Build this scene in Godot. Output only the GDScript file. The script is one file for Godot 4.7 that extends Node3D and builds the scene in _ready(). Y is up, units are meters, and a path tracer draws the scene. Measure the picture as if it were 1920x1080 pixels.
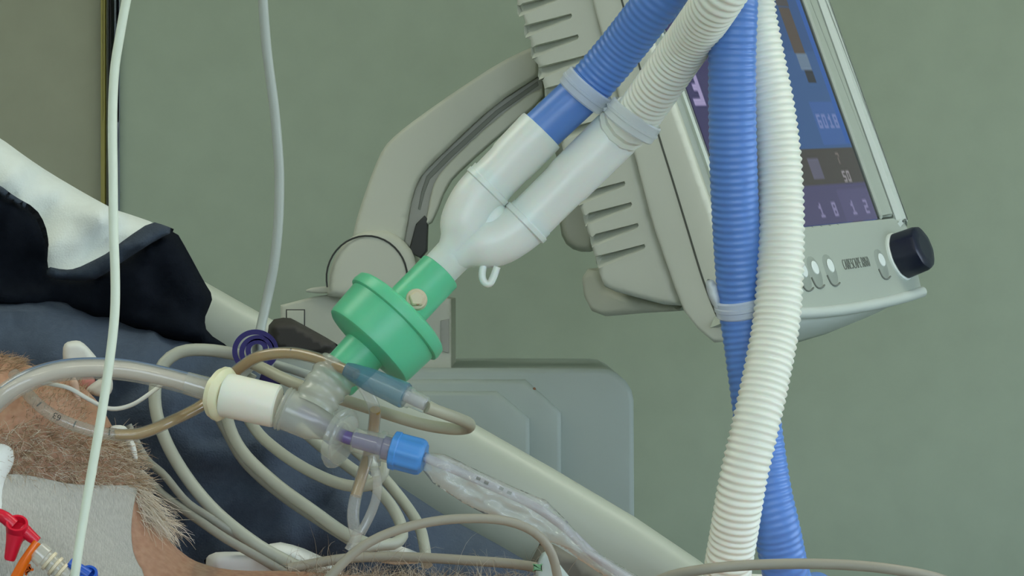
extends Node3D
# Bedside in an intensive care unit: breathing circuit, filter, ventilator and a patient's chin, neck and chest.

const F := 5120.0          # focal length in pixels of the 1920 x 1080 frame
const EYE := 1.2           # height of the lens above the floor

var used := {}
var M := {}
var rng := RandomNumberGenerator.new()
var noise := FastNoiseLite.new()


# ---------------------------------------------------------------- helpers
func at(px: float, py: float, d: float) -> Vector3:
	return Vector3((px - 960.0) / F * d, EYE + (540.0 - py) / F * d, -d)

func ats(list: Array) -> Array:
	var out := []
	for a in list:
		out.append(at(a[0], a[1], a[2]))
	return out

func numbered(called: String) -> String:
	if not used.has(called):
		used[called] = 0
		return called
	used[called] += 1
	return "%s_%03d" % [called, used[called]]

func thing(called: String, label: String, category: String, where := Vector3.ZERO, group := "") -> Node3D:
	var o := Node3D.new()
	o.name = numbered(called)
	add_child(o)
	o.position = where
	o.set_meta("label", label)
	o.set_meta("category", category)
	if group != "":
		o.set_meta("group", group)
	return o

func tag(o: Node, label: String, category: String, group := "") -> Node:
	o.set_meta("label", label)
	o.set_meta("category", category)
	if group != "":
		o.set_meta("group", group)
	return o


class MB:
	var v := PackedVector3Array()
	var n := PackedVector3Array()
	var uv := PackedVector2Array()
	var c := PackedColorArray()
	var idx := PackedInt32Array()
	func add(p: Vector3, t := Vector2.ZERO, col := Color.WHITE) -> int:
		v.append(p)
		uv.append(t)
		c.append(col)
		return v.size() - 1
	func tri(a: int, b: int, d: int) -> void:      # counter-clockwise seen from outside
		idx.append(a)
		idx.append(d)
		idx.append(b)
	func quad(a: int, b: int, d: int, e: int) -> void:
		tri(a, b, d)
		tri(a, d, e)
	func mesh(off := Vector3.ZERO) -> ArrayMesh:
		n.resize(v.size())
		n.fill(Vector3.ZERO)
		for k in range(0, idx.size(), 3):
			var a := idx[k]
			var b := idx[k + 2]
			var d := idx[k + 1]
			var w := (v[b] - v[a]).cross(v[d] - v[a])
			n[a] += w
			n[b] += w
			n[d] += w
		for k in v.size():
			n[k] = n[k].normalized() if n[k].length_squared() > 1e-30 else Vector3.UP
			v[k] -= off
		var arr := []
		arr.resize(Mesh.ARRAY_MAX)
		arr[Mesh.ARRAY_VERTEX] = v
		arr[Mesh.ARRAY_NORMAL] = n
		arr[Mesh.ARRAY_TEX_UV] = uv
		arr[Mesh.ARRAY_COLOR] = c
		arr[Mesh.ARRAY_INDEX] = idx
		var m := ArrayMesh.new()
		m.add_surface_from_arrays(Mesh.PRIMITIVE_TRIANGLES, arr)
		return m


func put(mb: MB, called: String, m: Material, parent: Node3D = null) -> MeshInstance3D:
	var o := MeshInstance3D.new()
	var root: Node3D = self if parent == null else parent
	if parent == null:
		var lo := Vector3(1e9, 1e9, 1e9)
		var hi := -lo
		for p in mb.v:
			lo = lo.min(p)
			hi = hi.max(p)
		o.position = Vector3((lo.x + hi.x) / 2.0, lo.y, (lo.z + hi.z) / 2.0)
		o.mesh = mb.mesh(o.position)
		o.name = numbered(called)
	else:
		var off := Vector3.ZERO
		var q: Node = parent
		while q != self:
			off += q.position
			q = q.get_parent()
		o.mesh = mb.mesh(off)
		o.name = called
	o.material_override = m
	o.cast_shadow = GeometryInstance3D.SHADOW_CASTING_SETTING_ON
	root.add_child(o, true)
	return o

func struct(mb: MB, called: String, m: Material) -> MeshInstance3D:
	var o := put(mb, called, m)
	o.set_meta("kind", "structure")
	return o

# skin rows of points (each row a ring or a strip)
func skin(mb: MB, rows: Array, closed := true, cap0 := false, cap1 := false) -> void:
	var start := []
	for r in rows.size():
		start.append(mb.v.size())
		var row: PackedVector3Array = rows[r]
		for k in row.size():
			mb.add(row[k], Vector2(float(k) / row.size(), float(r) / maxf(1.0, rows.size() - 1.0)))
	for r in rows.size() - 1:
		var m: int = rows[r].size()
		for k in (m if closed else m - 1):
			var k2 := (k + 1) % m
			mb.quad(start[r] + k, start[r] + k2, start[r + 1] + k2, start[r + 1] + k)
	for e in [0, 1]:
		if (e == 0 and cap0) or (e == 1 and cap1):
			var row: PackedVector3Array = rows[0] if e == 0 else rows[rows.size() - 1]
			var mid := Vector3.ZERO
			for p in row:
				mid += p
			var ci := mb.add(mid / row.size())
			var first := mb.v.size()
			for p in row:
				mb.add(p)
			for k in row.size():
				var k2 := (k + 1) % row.size()
				if e == 0:
					mb.tri(ci, first + k2, first + k)
				else:
					mb.tri(ci, first + k, first + k2)

func curve_of(pts: Array) -> Curve3D:
	var c := Curve3D.new()
	c.bake_interval = 0.001
	for k in pts.size():
		var a: Vector3 = pts[maxi(0, k - 1)]
		var b: Vector3 = pts[mini(pts.size() - 1, k + 1)]
		var p: Vector3 = pts[k]
		var t := (b - a).normalized()
		var li := (p - a).length() / 3.0
		var lo := (b - p).length() / 3.0
		c.add_point(p, -t * li, t * lo)
	return c

# tube along points; radius is a number or a Callable(s 0..1, metres along) -> radius
func sweep(mb: MB, pts: Array, radius, segs := 14, step := 0.004, caps := true, flat := 1.0, hint := Vector3(0, 0, 1)) -> void:
	var c := curve_of(pts)
	var L := c.get_baked_length()
	var n := maxi(2, int(ceil(L / step)))
	var rows := []
	var N := Vector3.ZERO
	for k in n + 1:
		var s := L * k / n
		var p := c.sample_baked(s, true)
		var T := (c.sample_baked(minf(L, s + 0.0015), true) - c.sample_baked(maxf(0.0, s - 0.0015), true)).normalized()
		if k == 0:
			N = hint
			if absf(N.dot(T)) > 0.95:
				N = Vector3(1, 0, 0)
		N = (N - T * N.dot(T)).normalized()
		var B := T.cross(N)
		var r: float = radius if (radius is float) else radius.call(s / L, s)
		var row := PackedVector3Array()
		for j in segs:
			var a := TAU * j / segs
			row.append(p + N * cos(a) * r * flat + B * sin(a) * r)
		rows.append(row)
	skin(mb, rows, true, caps, caps)

# turned shape: profile of [metres along from a towards b, radius]; corners are kept sharp
func lathe(mb: MB, a: Vector3, dir: Vector3, prof: Array, segs := 36, caps := true, lobes := 0, depth := 0.0) -> void:
	var T := dir.normalized()
	var N := Vector3(0, 0, 1)
	if absf(N.dot(T)) > 0.9:
		N = Vector3(0, 1, 0)
	N = (N - T * N.dot(T)).normalized()
	var B := T.cross(N)
	var rows := []
	for k in prof.size():
		var row := PackedVector3Array()
		for j in segs:
			var an := TAU * j / segs
			var r: float = prof[k][1]
			if lobes > 0:
				r *= 1.0 + depth * signf(cos(lobes * an)) * minf(1.0, 2.5 * absf(cos(lobes * an)))
			row.append(a + T * prof[k][0] + N * cos(an) * r + B * sin(an) * r)
		rows.append(row)
		if k > 0 and k < prof.size() - 1:
			var p0 := Vector2(prof[k][0] - prof[k - 1][0], prof[k][1] - prof[k - 1][1])
			var p1 := Vector2(prof[k + 1][0] - prof[k][0], prof[k + 1][1] - prof[k][1])
			if absf(p0.angle_to(p1)) > 0.5:
				rows.append(row)
	skin(mb, rows, true, caps, caps)

func edge_distance(p: Vector2, poly: PackedVector2Array) -> float:
	var best := 1e9
	for k in poly.size():
		var q := Geometry2D.get_closest_point_to_segment(p, poly[k], poly[(k + 1) % poly.size()])
		best = minf(best, p.distance_squared_to(q))
	return sqrt(best)

func dense(poly: PackedVector2Array, step: float) -> PackedVector2Array:
	var out := PackedVector2Array()
	for k in poly.size():
		var a := poly[k]
		var b := poly[(k + 1) % poly.size()]
		var n := maxi(1, int(ceil(a.distance_to(b) / step)))
		for j in n:
			out.append(a.lerp(b, float(j) / n))
	return out

func smooth_poly(list: Array, rounds := 2) -> PackedVector2Array:
	var p := PackedVector2Array()
	for a in list:
		p.append(Vector2(a[0], a[1]))
	for r in rounds:
		var q := PackedVector2Array()
		for k in p.size():
			var a := p[k]
			var b := p[(k + 1) % p.size()]
			q.append(a.lerp(b, 0.25))
			q.append(a.lerp(b, 0.75))
		p = q
	return p

func poly_of(list: Array) -> PackedVector2Array:
	return smooth_poly(list, 0)

# a solid bounded by an outline; front and back are Callables (Vector2, distance to the edge) -> Vector3.
# weld: front and back meet along the outline, else a wall joins them. The front faces +z.
func patch(mb: MB, outline: PackedVector2Array, step: float, front: Callable, back: Callable, weld := true, holes: Array = [], hole_floor = null, insets: Array = []) -> void:
	var b := dense(outline, step)
	if Geometry2D.is_polygon_clockwise(b):
		b.reverse()
	var pts := b.duplicate()
	var hole_at := []
	for h in holes:
		var hd := dense(h, step)
		hole_at.append([pts.size(), hd.size(), hd])
		pts.append_array(hd)
	var clear := step * 0.55
	for q in insets:
		for ring in Geometry2D.offset_polygon(b, -q):
			if not Geometry2D.is_polygon_clockwise(ring):
				for p in dense(ring, step):
					pts.append(p)
		clear = q + step * 0.45
	var lo := b[0]
	var hi := b[0]
	for p in b:
		lo = lo.min(p)
		hi = hi.max(p)
	var y := lo.y + step / 2.0
	var odd := false
	while y < hi.y:
		var x := lo.x + (step / 2.0 if odd else 0.0)
		while x < hi.x:
			var p := Vector2(x, y)
			if Geometry2D.is_point_in_polygon(p, b) and edge_distance(p, b) > clear:
				var ok := true
				for h in hole_at:
					if Geometry2D.is_point_in_polygon(p, h[2]) or edge_distance(p, h[2]) < step * 0.5:
						ok = false
				if ok:
					pts.append(p)
			x += step
		y += step * 0.87
		odd = not odd
	var jig := PackedVector2Array()      # the same points, nudged, so that no four lie on one circle or three on a line
	for k in pts.size():
		jig.append((pts[k] - lo) / step + Vector2(sin(k * 12.9898), cos(k * 78.233)) * 0.004)
	var t := Geometry2D.triangulate_delaunay(jig)
	var keep := []
	for k in range(0, t.size(), 3):
		var mid := (pts[t[k]] + pts[t[k + 1]] + pts[t[k + 2]]) / 3.0
		if not Geometry2D.is_point_in_polygon(mid, b):
			continue
		var ok := true
		for h in hole_at:
			if Geometry2D.is_point_in_polygon(mid, h[2]):
				ok = false
		if ok:
			var i0 := t[k]
			var i1 := t[k + 1]
			var i2 := t[k + 2]
			if (pts[i1] - pts[i0]).cross(pts[i2] - pts[i0]) < 0.0:
				var s := i1
				i1 = i2
				i2 = s
			keep.append([i0, i1, i2])
	var nb := b.size()
	var f0 := mb.v.size()
	for k in pts.size():
		var e := 0.0 if k < nb else edge_distance(pts[k], b)
		mb.add(front.call(pts[k], e), pts[k] / 400.0)
	var map := []
	for k in pts.size():
		if weld and k < nb:
			map.append(f0 + k)
		else:
			var e := 0.0 if k < nb else edge_distance(pts[k], b)
			map.append(mb.add(back.call(pts[k], e), pts[k] / 400.0))
	# which way round: test one triangle against front - back
	for a in keep:
		var n := (mb.v[f0 + a[1]] - mb.v[f0 + a[0]]).cross(mb.v[f0 + a[2]] - mb.v[f0 + a[0]])
		var out: Vector3 = front.call(pts[a[0]], 9.0) - back.call(pts[a[0]], 9.0)
		if n.dot(out) >= 0.0:
			mb.tri(f0 + a[0], f0 + a[1], f0 + a[2])
			mb.tri(map[a[0]], map[a[2]], map[a[1]])
		else:
			mb.tri(f0 + a[0], f0 + a[2], f0 + a[1])
			mb.tri(map[a[0]], map[a[1]], map[a[2]])
	if not weld:
		for k in nb:
			var k2 := (k + 1) % nb
			var q := [mb.add(mb.v[f0 + k]), mb.add(mb.v[f0 + k2]), mb.add(mb.v[map[k2]]), mb.add(mb.v[map[k]])]
			mb.quad(q[0], q[1], q[2], q[3])
	for h in hole_at:
		var s: int = h[0]
		var m: int = h[1]
		var fl := []
		for k in m:
			fl.append(hole_floor.call(h[2][k]))
		for k in m:
			var k2 := (k + 1) % m
			var q := [mb.add(mb.v[f0 + s + k]), mb.add(mb.v[f0 + s + k2]), mb.add(fl[k2]), mb.add(fl[k])]
			mb.quad(q[0], q[1], q[2], q[3])
		var ti := Geometry2D.triangulate_polygon(h[2])
		var b0 := mb.v.size()
		for k in m:
			mb.add(fl[k])
		for k in range(0, ti.size(), 3):
			mb.tri(b0 + ti[k], b0 + ti[k + 1], b0 + ti[k + 2])

# soft solid traced at depth d: half is its half thickness, rim the rounding in pixels
func puff(mb: MB, outline: PackedVector2Array, step: float, depth: Callable, half: float, rim: float) -> void:
	var bulge := func(e: float) -> float:
		var t := clampf(e / rim, 0.0, 1.0)
		return half * sqrt(1.0 - (1.0 - t) * (1.0 - t))
	patch(mb, outline, step,
		func(p: Vector2, e: float): return at(p.x, p.y, depth.call(p) - bulge.call(e)),
		func(p: Vector2, e: float): return at(p.x, p.y, depth.call(p) + bulge.call(e)))

# bevelled box: centre, half sizes, basis
func box(mb: MB, c: Vector3, h: Vector3, bev := 0.003, bs := Basis.IDENTITY) -> void:
	bev = minf(bev, minf(h.x, minf(h.y, h.z)) * 0.9)
	var rows := []
	for zz in [[-h.z, bev], [-h.z + bev, 0.0], [h.z - bev, 0.0], [h.z, bev]]:
		var row := PackedVector3Array()
		var hx: float = h.x - zz[1]
		var hy: float = h.y - zz[1]
		for q in [[1, -1, 0], [1, -1, 1], [1, 1, 0], [1, 1, 1], [-1, 1, 0], [-1, 1, 1], [-1, -1, 0], [-1, -1, 1]]:
			var cx := bev if (q[2] == 0) == (q[0] == q[1]) else 0.0
			var cy := bev - cx
			row.append(c + bs * Vector3(q[0] * (hx - cx), q[1] * (hy - cy), zz[0]))
		rows.append(row)
	# flat faces: every strip gets its own vertices
	for r in 3:
		var a: PackedVector3Array = rows[r]
		var b: PackedVector3Array = rows[r + 1]
		for k in 8:
			var k2 := (k + 1) % 8
			mb.quad(mb.add(a[k], Vector2(0, 0)), mb.add(a[k2], Vector2(1, 0)), mb.add(b[k2], Vector2(1, 1)), mb.add(b[k], Vector2(0, 1)))
	for e in [0, 3]:
		var row: PackedVector3Array = rows[e]
		var f := mb.v.size()
		for p in row:
			mb.add(p)
		for k in range(1, 7):
			if e == 3:
				mb.tri(f, f + k, f + k + 1)
			else:
				mb.tri(f, f + k + 1, f + k)

func slab(mb: MB, lo: Vector3, hi: Vector3, bev := 0.002) -> void:
	box(mb, (lo + hi) / 2.0, (hi - lo) / 2.0, bev)


# ---------------------------------------------------------------- materials
func noise_tex(freq: float, ramp: Array, seed_ := 1, size := 512, octaves := 4, normal := false, strength := 4.0) -> NoiseTexture2D:
	var t := NoiseTexture2D.new()
	var f := FastNoiseLite.new()
	f.noise_type = FastNoiseLite.TYPE_SIMPLEX_SMOOTH
	f.frequency = freq
	f.fractal_octaves = octaves
	f.seed = seed_
	t.noise = f
	t.width = size
	t.height = size
	t.seamless = true
	if normal:
		t.as_normal_map = true
		t.bump_strength = strength
	else:
		var g := Gradient.new()
		g.offsets = PackedFloat32Array([0.0, 1.0])
		g.colors = PackedColorArray([ramp[0], ramp[1]])
		t.color_ramp = g
	return t

func mat(called: String, col: Color, rough := 0.5, o := {}) -> StandardMaterial3D:
	var m := StandardMaterial3D.new()
	m.resource_name = called
	m.albedo_color = col
	m.roughness = rough
	m.metallic_specular = o.get("spec", 0.5)
	m.metallic = o.get("metal", 0.0)
	if o.has("tex"):
		m.albedo_texture = o.tex
		m.uv1_triplanar = true
		m.uv1_world_triplanar = true
		m.uv1_scale = Vector3.ONE * o.get("scale", 1.0)
	if o.has("normal"):
		m.normal_enabled = true
		m.normal_texture = o.normal
		m.normal_scale = o.get("nscale", 0.3)
		m.uv1_triplanar = true
		m.uv1_world_triplanar = true
		m.uv1_scale = Vector3.ONE * o.get("scale", 1.0)
	if o.has("sss"):
		m.subsurf_scatter_enabled = true
		m.subsurf_scatter_strength = o.sss
	if o.has("back"):
		m.backlight_enabled = true
		m.backlight = o.back
	if o.has("rim"):
		m.rim_enabled = true
		m.rim = o.rim
		m.rim_tint = 0.8
	if o.get("clear", false):
		m.transparency = BaseMaterial3D.TRANSPARENCY_ALPHA
	if o.get("vc", false):
		m.vertex_color_use_as_albedo = true
	if o.has("glow"):
		m.emission_enabled = true
		m.emission = o.glow
		m.emission_energy_multiplier = o.get("energy", 1.0)
	M[called] = m
	return m

func c8(r: int, g: int, b: int, a := 1.0) -> Color:
	return Color(r / 255.0, g / 255.0, b / 255.0, a)

func make_materials() -> void:
	var speck := noise_tex(0.02, [Color(0.965, 0.965, 0.965), Color(1, 1, 1)], 3)
	var cloth_n := noise_tex(0.12, [], 5, 512, 3, true, 6.0)
	var cloth_c := noise_tex(0.03, [Color(0.82, 0.83, 0.85), Color(1, 1, 1)], 6)
	mat("wall_paint", c8(152, 166, 145), 0.75, {"tex": speck, "scale": 1.5})
	mat("wall_paint_left", c8(146, 150, 128), 0.75, {"tex": speck, "scale": 1.5})
	mat("room_paint", c8(205, 208, 198), 0.85)
	mat("ceiling_paint", c8(225, 226, 220), 0.9)
	mat("floor_vinyl", c8(140, 145, 135), 0.4, {"tex": speck, "scale": 2.0})
	mat("vent_beige", c8(184, 188, 170), 0.5)
	mat("vent_grey", c8(156, 158, 146), 0.5)
	mat("vent_dark", c8(45, 48, 44), 0.6)
	mat("vent_pale", c8(156, 168, 158), 0.45)
	mat("monitor_case", c8(205, 210, 196), 0.45)
	mat("monitor_bezel", c8(198, 208, 200), 0.4)
	mat("monitor_panel", c8(168, 178, 166), 0.45)
	mat("monitor_recess", c8(120, 124, 112), 0.6)
	mat("seam", c8(70, 74, 66), 0.7)
	mat("knob_navy", c8(22, 28, 48), 0.35)
	mat("button_grey", c8(150, 160, 150), 0.3)
	mat("button_print", c8(225, 235, 230), 0.4)
	mat("ink_grey", c8(116, 122, 114), 0.6)
	mat("ink_black", c8(32, 34, 32), 0.6)
	mat("hose_blue", c8(92, 136, 208), 0.34, {"sss": 0.1})
	mat("hose_white", c8(232, 236, 222), 0.38, {"sss": 0.15})
	mat("y_white", c8(228, 234, 226), 0.3, {"sss": 0.25})
	mat("clip_white", c8(222, 232, 236, 0.62), 0.3, {"clear": true})
	mat("filter_green", c8(96, 198, 150), 0.35, {"sss": 0.25})
	mat("luer_cream", c8(205, 192, 160), 0.4)
	mat("luer_brown", c8(140, 98, 66), 0.5)
	mat("cream", c8(226, 224, 188), 0.35, {"sss": 0.2})
	mat("cream_white", c8(236, 236, 220), 0.3, {"sss": 0.2})
	mat("clear_plastic", c8(205, 212, 200, 0.26), 0.08, {"clear": true})
	mat("clear_frosted", c8(210, 214, 200, 0.42), 0.2, {"clear": true})
	mat("clear_tube", c8(212, 214, 204, 0.28), 0.1, {"clear": true})
	mat("clear_film", c8(238, 243, 241, 0.24), 0.05, {"clear": true})
	mat("purple_clear", c8(120, 105, 165, 0.75), 0.2, {"clear": true})
	mat("catheter_lilac", c8(182, 184, 188), 0.35)
	mat("cap_blue", c8(82, 152, 224), 0.35, {"sss": 0.1})
	mat("sleeve_teal", c8(84, 134, 156, 0.55), 0.2, {"clear": true})
	mat("feed_brown", c8(164, 130, 62), 0.3, {"sss": 0.1})
	mat("feed_clear", c8(186, 190, 178, 0.24), 0.12, {"clear": true})
	mat("tube_olive", c8(172, 172, 150), 0.4)
	mat("tube_bore", c8(206, 196, 178), 0.6)
	mat("xray_line", c8(88, 112, 140), 0.4)
	mat("cable_grey", c8(170, 174, 158), 0.45)
	mat("cable_dim", c8(140, 142, 130), 0.5)
	mat("cable_taupe", c8(150, 146, 130), 0.5)
	mat("cable_white", c8(222, 232, 212), 0.45)
	mat("cable_silver", c8(165, 174, 166), 0.4)
	mat("hook_navy", c8(52, 48, 108), 0.9, {"normal": cloth_n, "scale": 30.0, "nscale": 0.6})
	mat("sheet_white", c8(214, 222, 214), 0.9, {"tex": speck, "normal": cloth_n, "scale": 9.0, "nscale": 0.25})
	mat("cloth_navy", c8(68, 82, 98), 0.9, {"tex": cloth_c, "normal": cloth_n, "scale": 9.0, "nscale": 0.35})
	mat("cloth_hem", c8(50, 63, 77), 0.9, {"tex": cloth_c, "normal": cloth_n, "scale": 9.0, "nscale": 0.35})
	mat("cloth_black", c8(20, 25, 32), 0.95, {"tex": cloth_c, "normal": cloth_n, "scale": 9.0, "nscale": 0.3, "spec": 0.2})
	mat("bed_plastic", c8(172, 179, 162), 0.4)
	mat("bed_under", c8(112, 110, 98), 0.6)
	mat("bed_frame", c8(190, 195, 190), 0.5)
	mat("rubber_black", c8(48, 46, 40), 0.7)
	mat("mattress_blue", c8(58, 72, 92), 0.8)
	mat("blanket_white", c8(215, 218, 212), 0.95)
	mat("skin", c8(202, 164, 136), 0.5, {"sss": 0.25, "tex": noise_tex(0.05, [Color(0.8, 0.72, 0.68), Color(1, 1, 1)], 11), "scale": 7.0})
	mat("lip", c8(170, 96, 84), 0.45)
	mat("hair", Color.WHITE, 0.55, {"vc": true})
	var weave := noise_tex(0.09, [Color(0.74, 0.74, 0.73), Color(1, 1, 1)], 12)
	mat("gauze", c8(214, 212, 200), 0.95, {"tex": weave, "normal": cloth_n, "nscale": 0.6})
	M.gauze.uv1_scale = Vector3(26, 4, 26)
	mat("tape_white", c8(232, 236, 230), 0.8)
	mat("tab_white", c8(214, 216, 206), 0.6)
	mat("tab_pink", c8(205, 136, 128), 0.7)
	mat("tape_skin", c8(222, 190, 170), 0.7)
	mat("tap_red", c8(212, 24, 52), 0.3)
	mat("tap_orange", c8(238, 112, 20), 0.25)
	mat("tap_blue", c8(40, 90, 190), 0.3)
	mat("tap_clear", c8(225, 225, 210, 0.4), 0.1, {"clear": true})
	mat("tap_cream", c8(228, 214, 180), 0.3)
	mat("pad_pale", c8(196, 212, 208), 0.6)
	mat("pad_green", c8(112, 172, 128), 0.5)
	mat("brass", c8(128, 122, 50), 0.5)
	mat("gasket", c8(24, 28, 26), 0.7)
	mat("profile_blue", c8(118, 130, 140), 0.35)
	mat("steel", c8(170, 175, 178), 0.3, {"metal": 0.8})
	mat("lamp_face", c8(250, 250, 245), 0.5, {"glow": c8(250, 252, 244), "energy": 1.5})
	mat("glass", c8(230, 238, 235, 0.08), 0.02, {"clear": true})


# ---------------------------------------------------------------- camera, sky, light
func make_view() -> void:
	var cam := Camera3D.new()
	cam.name = "camera"
	cam.fov = rad_to_deg(2.0 * atan(540.0 / F))
	cam.position = Vector3(0, EYE, 0)
	cam.near = 0.05
	cam.far = 60.0
	add_child(cam)
	cam.current = true
	var env := Environment.new()
	env.background_mode = Environment.BG_SKY
	var sky := Sky.new()
	var sm := ProceduralSkyMaterial.new()
	sm.sky_top_color = Color(0.62, 0.72, 0.86)
	sm.sky_horizon_color = Color(0.86, 0.9, 0.92)
	sm.ground_bottom_color = Color(0.4, 0.42, 0.38)
	sm.ground_horizon_color = Color(0.7, 0.73, 0.7)
	sky.sky_material = sm
	env.sky = sky
	env.background_energy_multiplier = 6.0
	env.tonemap_mode = Environment.TONE_MAPPER_LINEAR
	env.tonemap_exposure = 1.3
	env.sdfgi_enabled = true
	env.ssao_enabled = true
	env.ssil_enabled = true
	var we := WorldEnvironment.new()
	we.name = "environment"
	we.environment = env
	add_child(we)

const PANELS := [[-1.3, -1.7, 0.55], [1.0, -1.7, 0.75], [-1.3, 0.6, 0.4], [1.0, 0.6, 0.55]]
const PANEL_COLOR := Color(1.0, 1.0, 0.92)

func make_lamps() -> void:
	var where := ["above the back wall on the left", "above the back wall on the right", "behind the viewpoint on the left", "behind the viewpoint on the right"]
	for k in PANELS.size():
		var p: Array = PANELS[k]
		var t := thing("ceiling_light", "square ceiling light panel " + where[k], "ceiling light", Vector3(p[0], 2.74, p[1]), "ceiling light panels")
		var mb := MB.new()
		for s in [-1, 1]:
			slab(mb, Vector3(p[0] - 0.62, 2.74, p[1] + s * 0.31 - 0.01), Vector3(p[0] + 0.62, 2.80, p[1] + s * 0.31 + 0.01))
			slab(mb, Vector3(p[0] + s * 0.61 - 0.01, 2.74, p[1] - 0.3), Vector3(p[0] + s * 0.61 + 0.01, 2.80, p[1] + 0.3))
		put(mb, "frame", M.bed_frame, t)
		mb = MB.new()
		slab(mb, Vector3(p[0] - 0.6, 2.765, p[1] - 0.3), Vector3(p[0] + 0.6, 2.79, p[1] + 0.3))
		put(mb, "diffuser", M.lamp_face, t)
		var l := AreaLight3D.new()
		l.name = "lamp"
		l.area_size = Vector2(1.18, 0.58)
		l.light_energy = p[2]
		l.light_color = PANEL_COLOR
		l.area_range = 12.0
		l.area_attenuation = 2.0
		l.shadow_enabled = true
		l.position = Vector3(0, 0.018, 0)
		l.rotation_degrees = Vector3(-90, 0, 0)
		t.add_child(l)


# ---------------------------------------------------------------- the room
func make_room() -> void:
	var x0 := -2.8
	var x1 := 3.0
	var z0 := -3.3
	var z1 := 2.8
	var mb := MB.new()
	slab(mb, Vector3(x0 - 0.15, -0.15, z0 - 0.15), Vector3(x1 + 0.15, 0, z1 + 0.15))
	struct(mb, "floor", M.floor_vinyl)
	mb = MB.new()
	slab(mb, Vector3(x0 - 0.15, 2.8, z0 - 0.15), Vector3(x1 + 0.15, 2.95, z1 + 0.15))
	struct(mb, "ceiling", M.ceiling_paint)
	var xs := at(212, 0, 3.3).x
	mb = MB.new()
	slab(mb, Vector3(xs, 0, z0 - 0.15), Vector3(x1 + 0.15, 2.8, z0))
	struct(mb, "wall_back", M.wall_paint)
	mb = MB.new()
	slab(mb, Vector3(x0 - 0.15, 0, z0 - 0.15), Vector3(xs, 2.8, z0))
	struct(mb, "wall_back_panel", M.wall_paint_left)
	mb = MB.new()
	slab(mb, Vector3(x0 - 0.15, 0, z0), Vector3(x0, 2.8, z1))
	struct(mb, "wall_left", M.room_paint)
	mb = MB.new()
	var fx0 := -1.6
	var fx1 := 2.6
	slab(mb, Vector3(x0 - 0.15, 0, z1), Vector3(x1 + 0.15, 0.8, z1 + 0.15))
	slab(mb, Vector3(x0 - 0.15, 2.5, z1), Vector3(x1 + 0.15, 2.8, z1 + 0.15))
	slab(mb, Vector3(x0 - 0.15, 0.8, z1), Vector3(fx0, 2.5, z1 + 0.15))
	slab(mb, Vector3(fx1, 0.8, z1), Vector3(x1 + 0.15, 2.5, z1 + 0.15))
	struct(mb, "wall_front", M.room_paint)
	var w2 := Node3D.new()
	w2.name = "fill_window_2"  # unseen window added behind the viewpoint for soft frontal fill light
	w2.position = Vector3((fx0 + fx1) / 2, 0.8, z1 + 0.07)
	add_child(w2)
	w2.set_meta("kind", "structure")
	mb = MB.new()
	for x in [fx0 + 0.025, fx0 + (fx1 - fx0) / 3, fx0 + (fx1 - fx0) * 2 / 3, fx1 - 0.025]:
		slab(mb, Vector3(x - 0.025, 0.8, z1 + 0.04), Vector3(x + 0.025, 2.5, z1 + 0.1))
	for y in [0.825, 2.475]:
		slab(mb, Vector3(fx0, y - 0.025, z1 + 0.04), Vector3(fx1, y + 0.025, z1 + 0.1))
	put(mb, "window_frame", M.bed_frame, w2)
	mb = MB.new()
	slab(mb, Vector3(fx0 + 0.05, 0.85, z1 + 0.066), Vector3(fx1 - 0.05, 2.45, z1 + 0.074), 0.001)
	put(mb, "pane", M.glass, w2)
	# right wall with a wide window
	mb = MB.new()
	var wz0 := -2.6
	var wz1 := 0.6
	slab(mb, Vector3(x1, 0, z0), Vector3(x1 + 0.15, 0.95, z1))
	slab(mb, Vector3(x1, 2.35, z0), Vector3(x1 + 0.15, 2.8, z1))
	slab(mb, Vector3(x1, 0.95, z0), Vector3(x1 + 0.15, 2.35, wz0))
	slab(mb, Vector3(x1, 0.95, wz1), Vector3(x1 + 0.15, 2.35, z1))
	struct(mb, "wall_right", M.room_paint)
	var w := Node3D.new()
	w.name = "window_1"
	w.position = Vector3(x1 + 0.07, 0.95, (wz0 + wz1) / 2)
	add_child(w)
	w.set_meta("kind", "structure")
	mb = MB.new()
	for z in [wz0 + 0.025, wz0 + (wz1 - wz0) / 3, wz0 + (wz1 - wz0) * 2 / 3, wz1 - 0.025]:
		slab(mb, Vector3(x1 + 0.04, 0.95, z - 0.025), Vector3(x1 + 0.1, 2.35, z + 0.025))
	for y in [0.975, 2.325]:
		slab(mb, Vector3(x1 + 0.04, y - 0.025, wz0), Vector3(x1 + 0.1, y + 0.025, wz1))
	put(mb, "window_frame", M.bed_frame, w)
	mb = MB.new()
	slab(mb, Vector3(x1 + 0.066, 1.0, wz0 + 0.05), Vector3(x1 + 0.074, 2.3, wz1 - 0.05), 0.001)
	put(mb, "pane", M.glass, w)
	# edge strip on the back wall: brass bead, black gasket, grey profile
	var t := Node3D.new()
	t.name = "trim_1"
	t.position = Vector3(xs, 0, z0)
	add_child(t)
	t.set_meta("kind", "structure")
	var d := 3.3
	var lean := 0.0
	for q in [[190, 201, "brass", "bead", 0.012], [201, 212, "gasket", "gasket", 0.006], [211, 230, "profile_blue", "profile", 0.01]]:
		mb = MB.new()
		slab(mb, Vector3(at(q[0], 0, d).x, 0, z0), Vector3(at(q[1], 0, d).x, 2.8, z0 + q[4]), 0.003)
		put(mb, q[3], M[q[2]], t)
	# overhead supply rail that carries the hanging lines
	var r := thing("supply_rail", "steel equipment rail hanging from the ceiling above the bed", "rail", Vector3(0, 1.72, -1.62))
	mb = MB.new()
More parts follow.
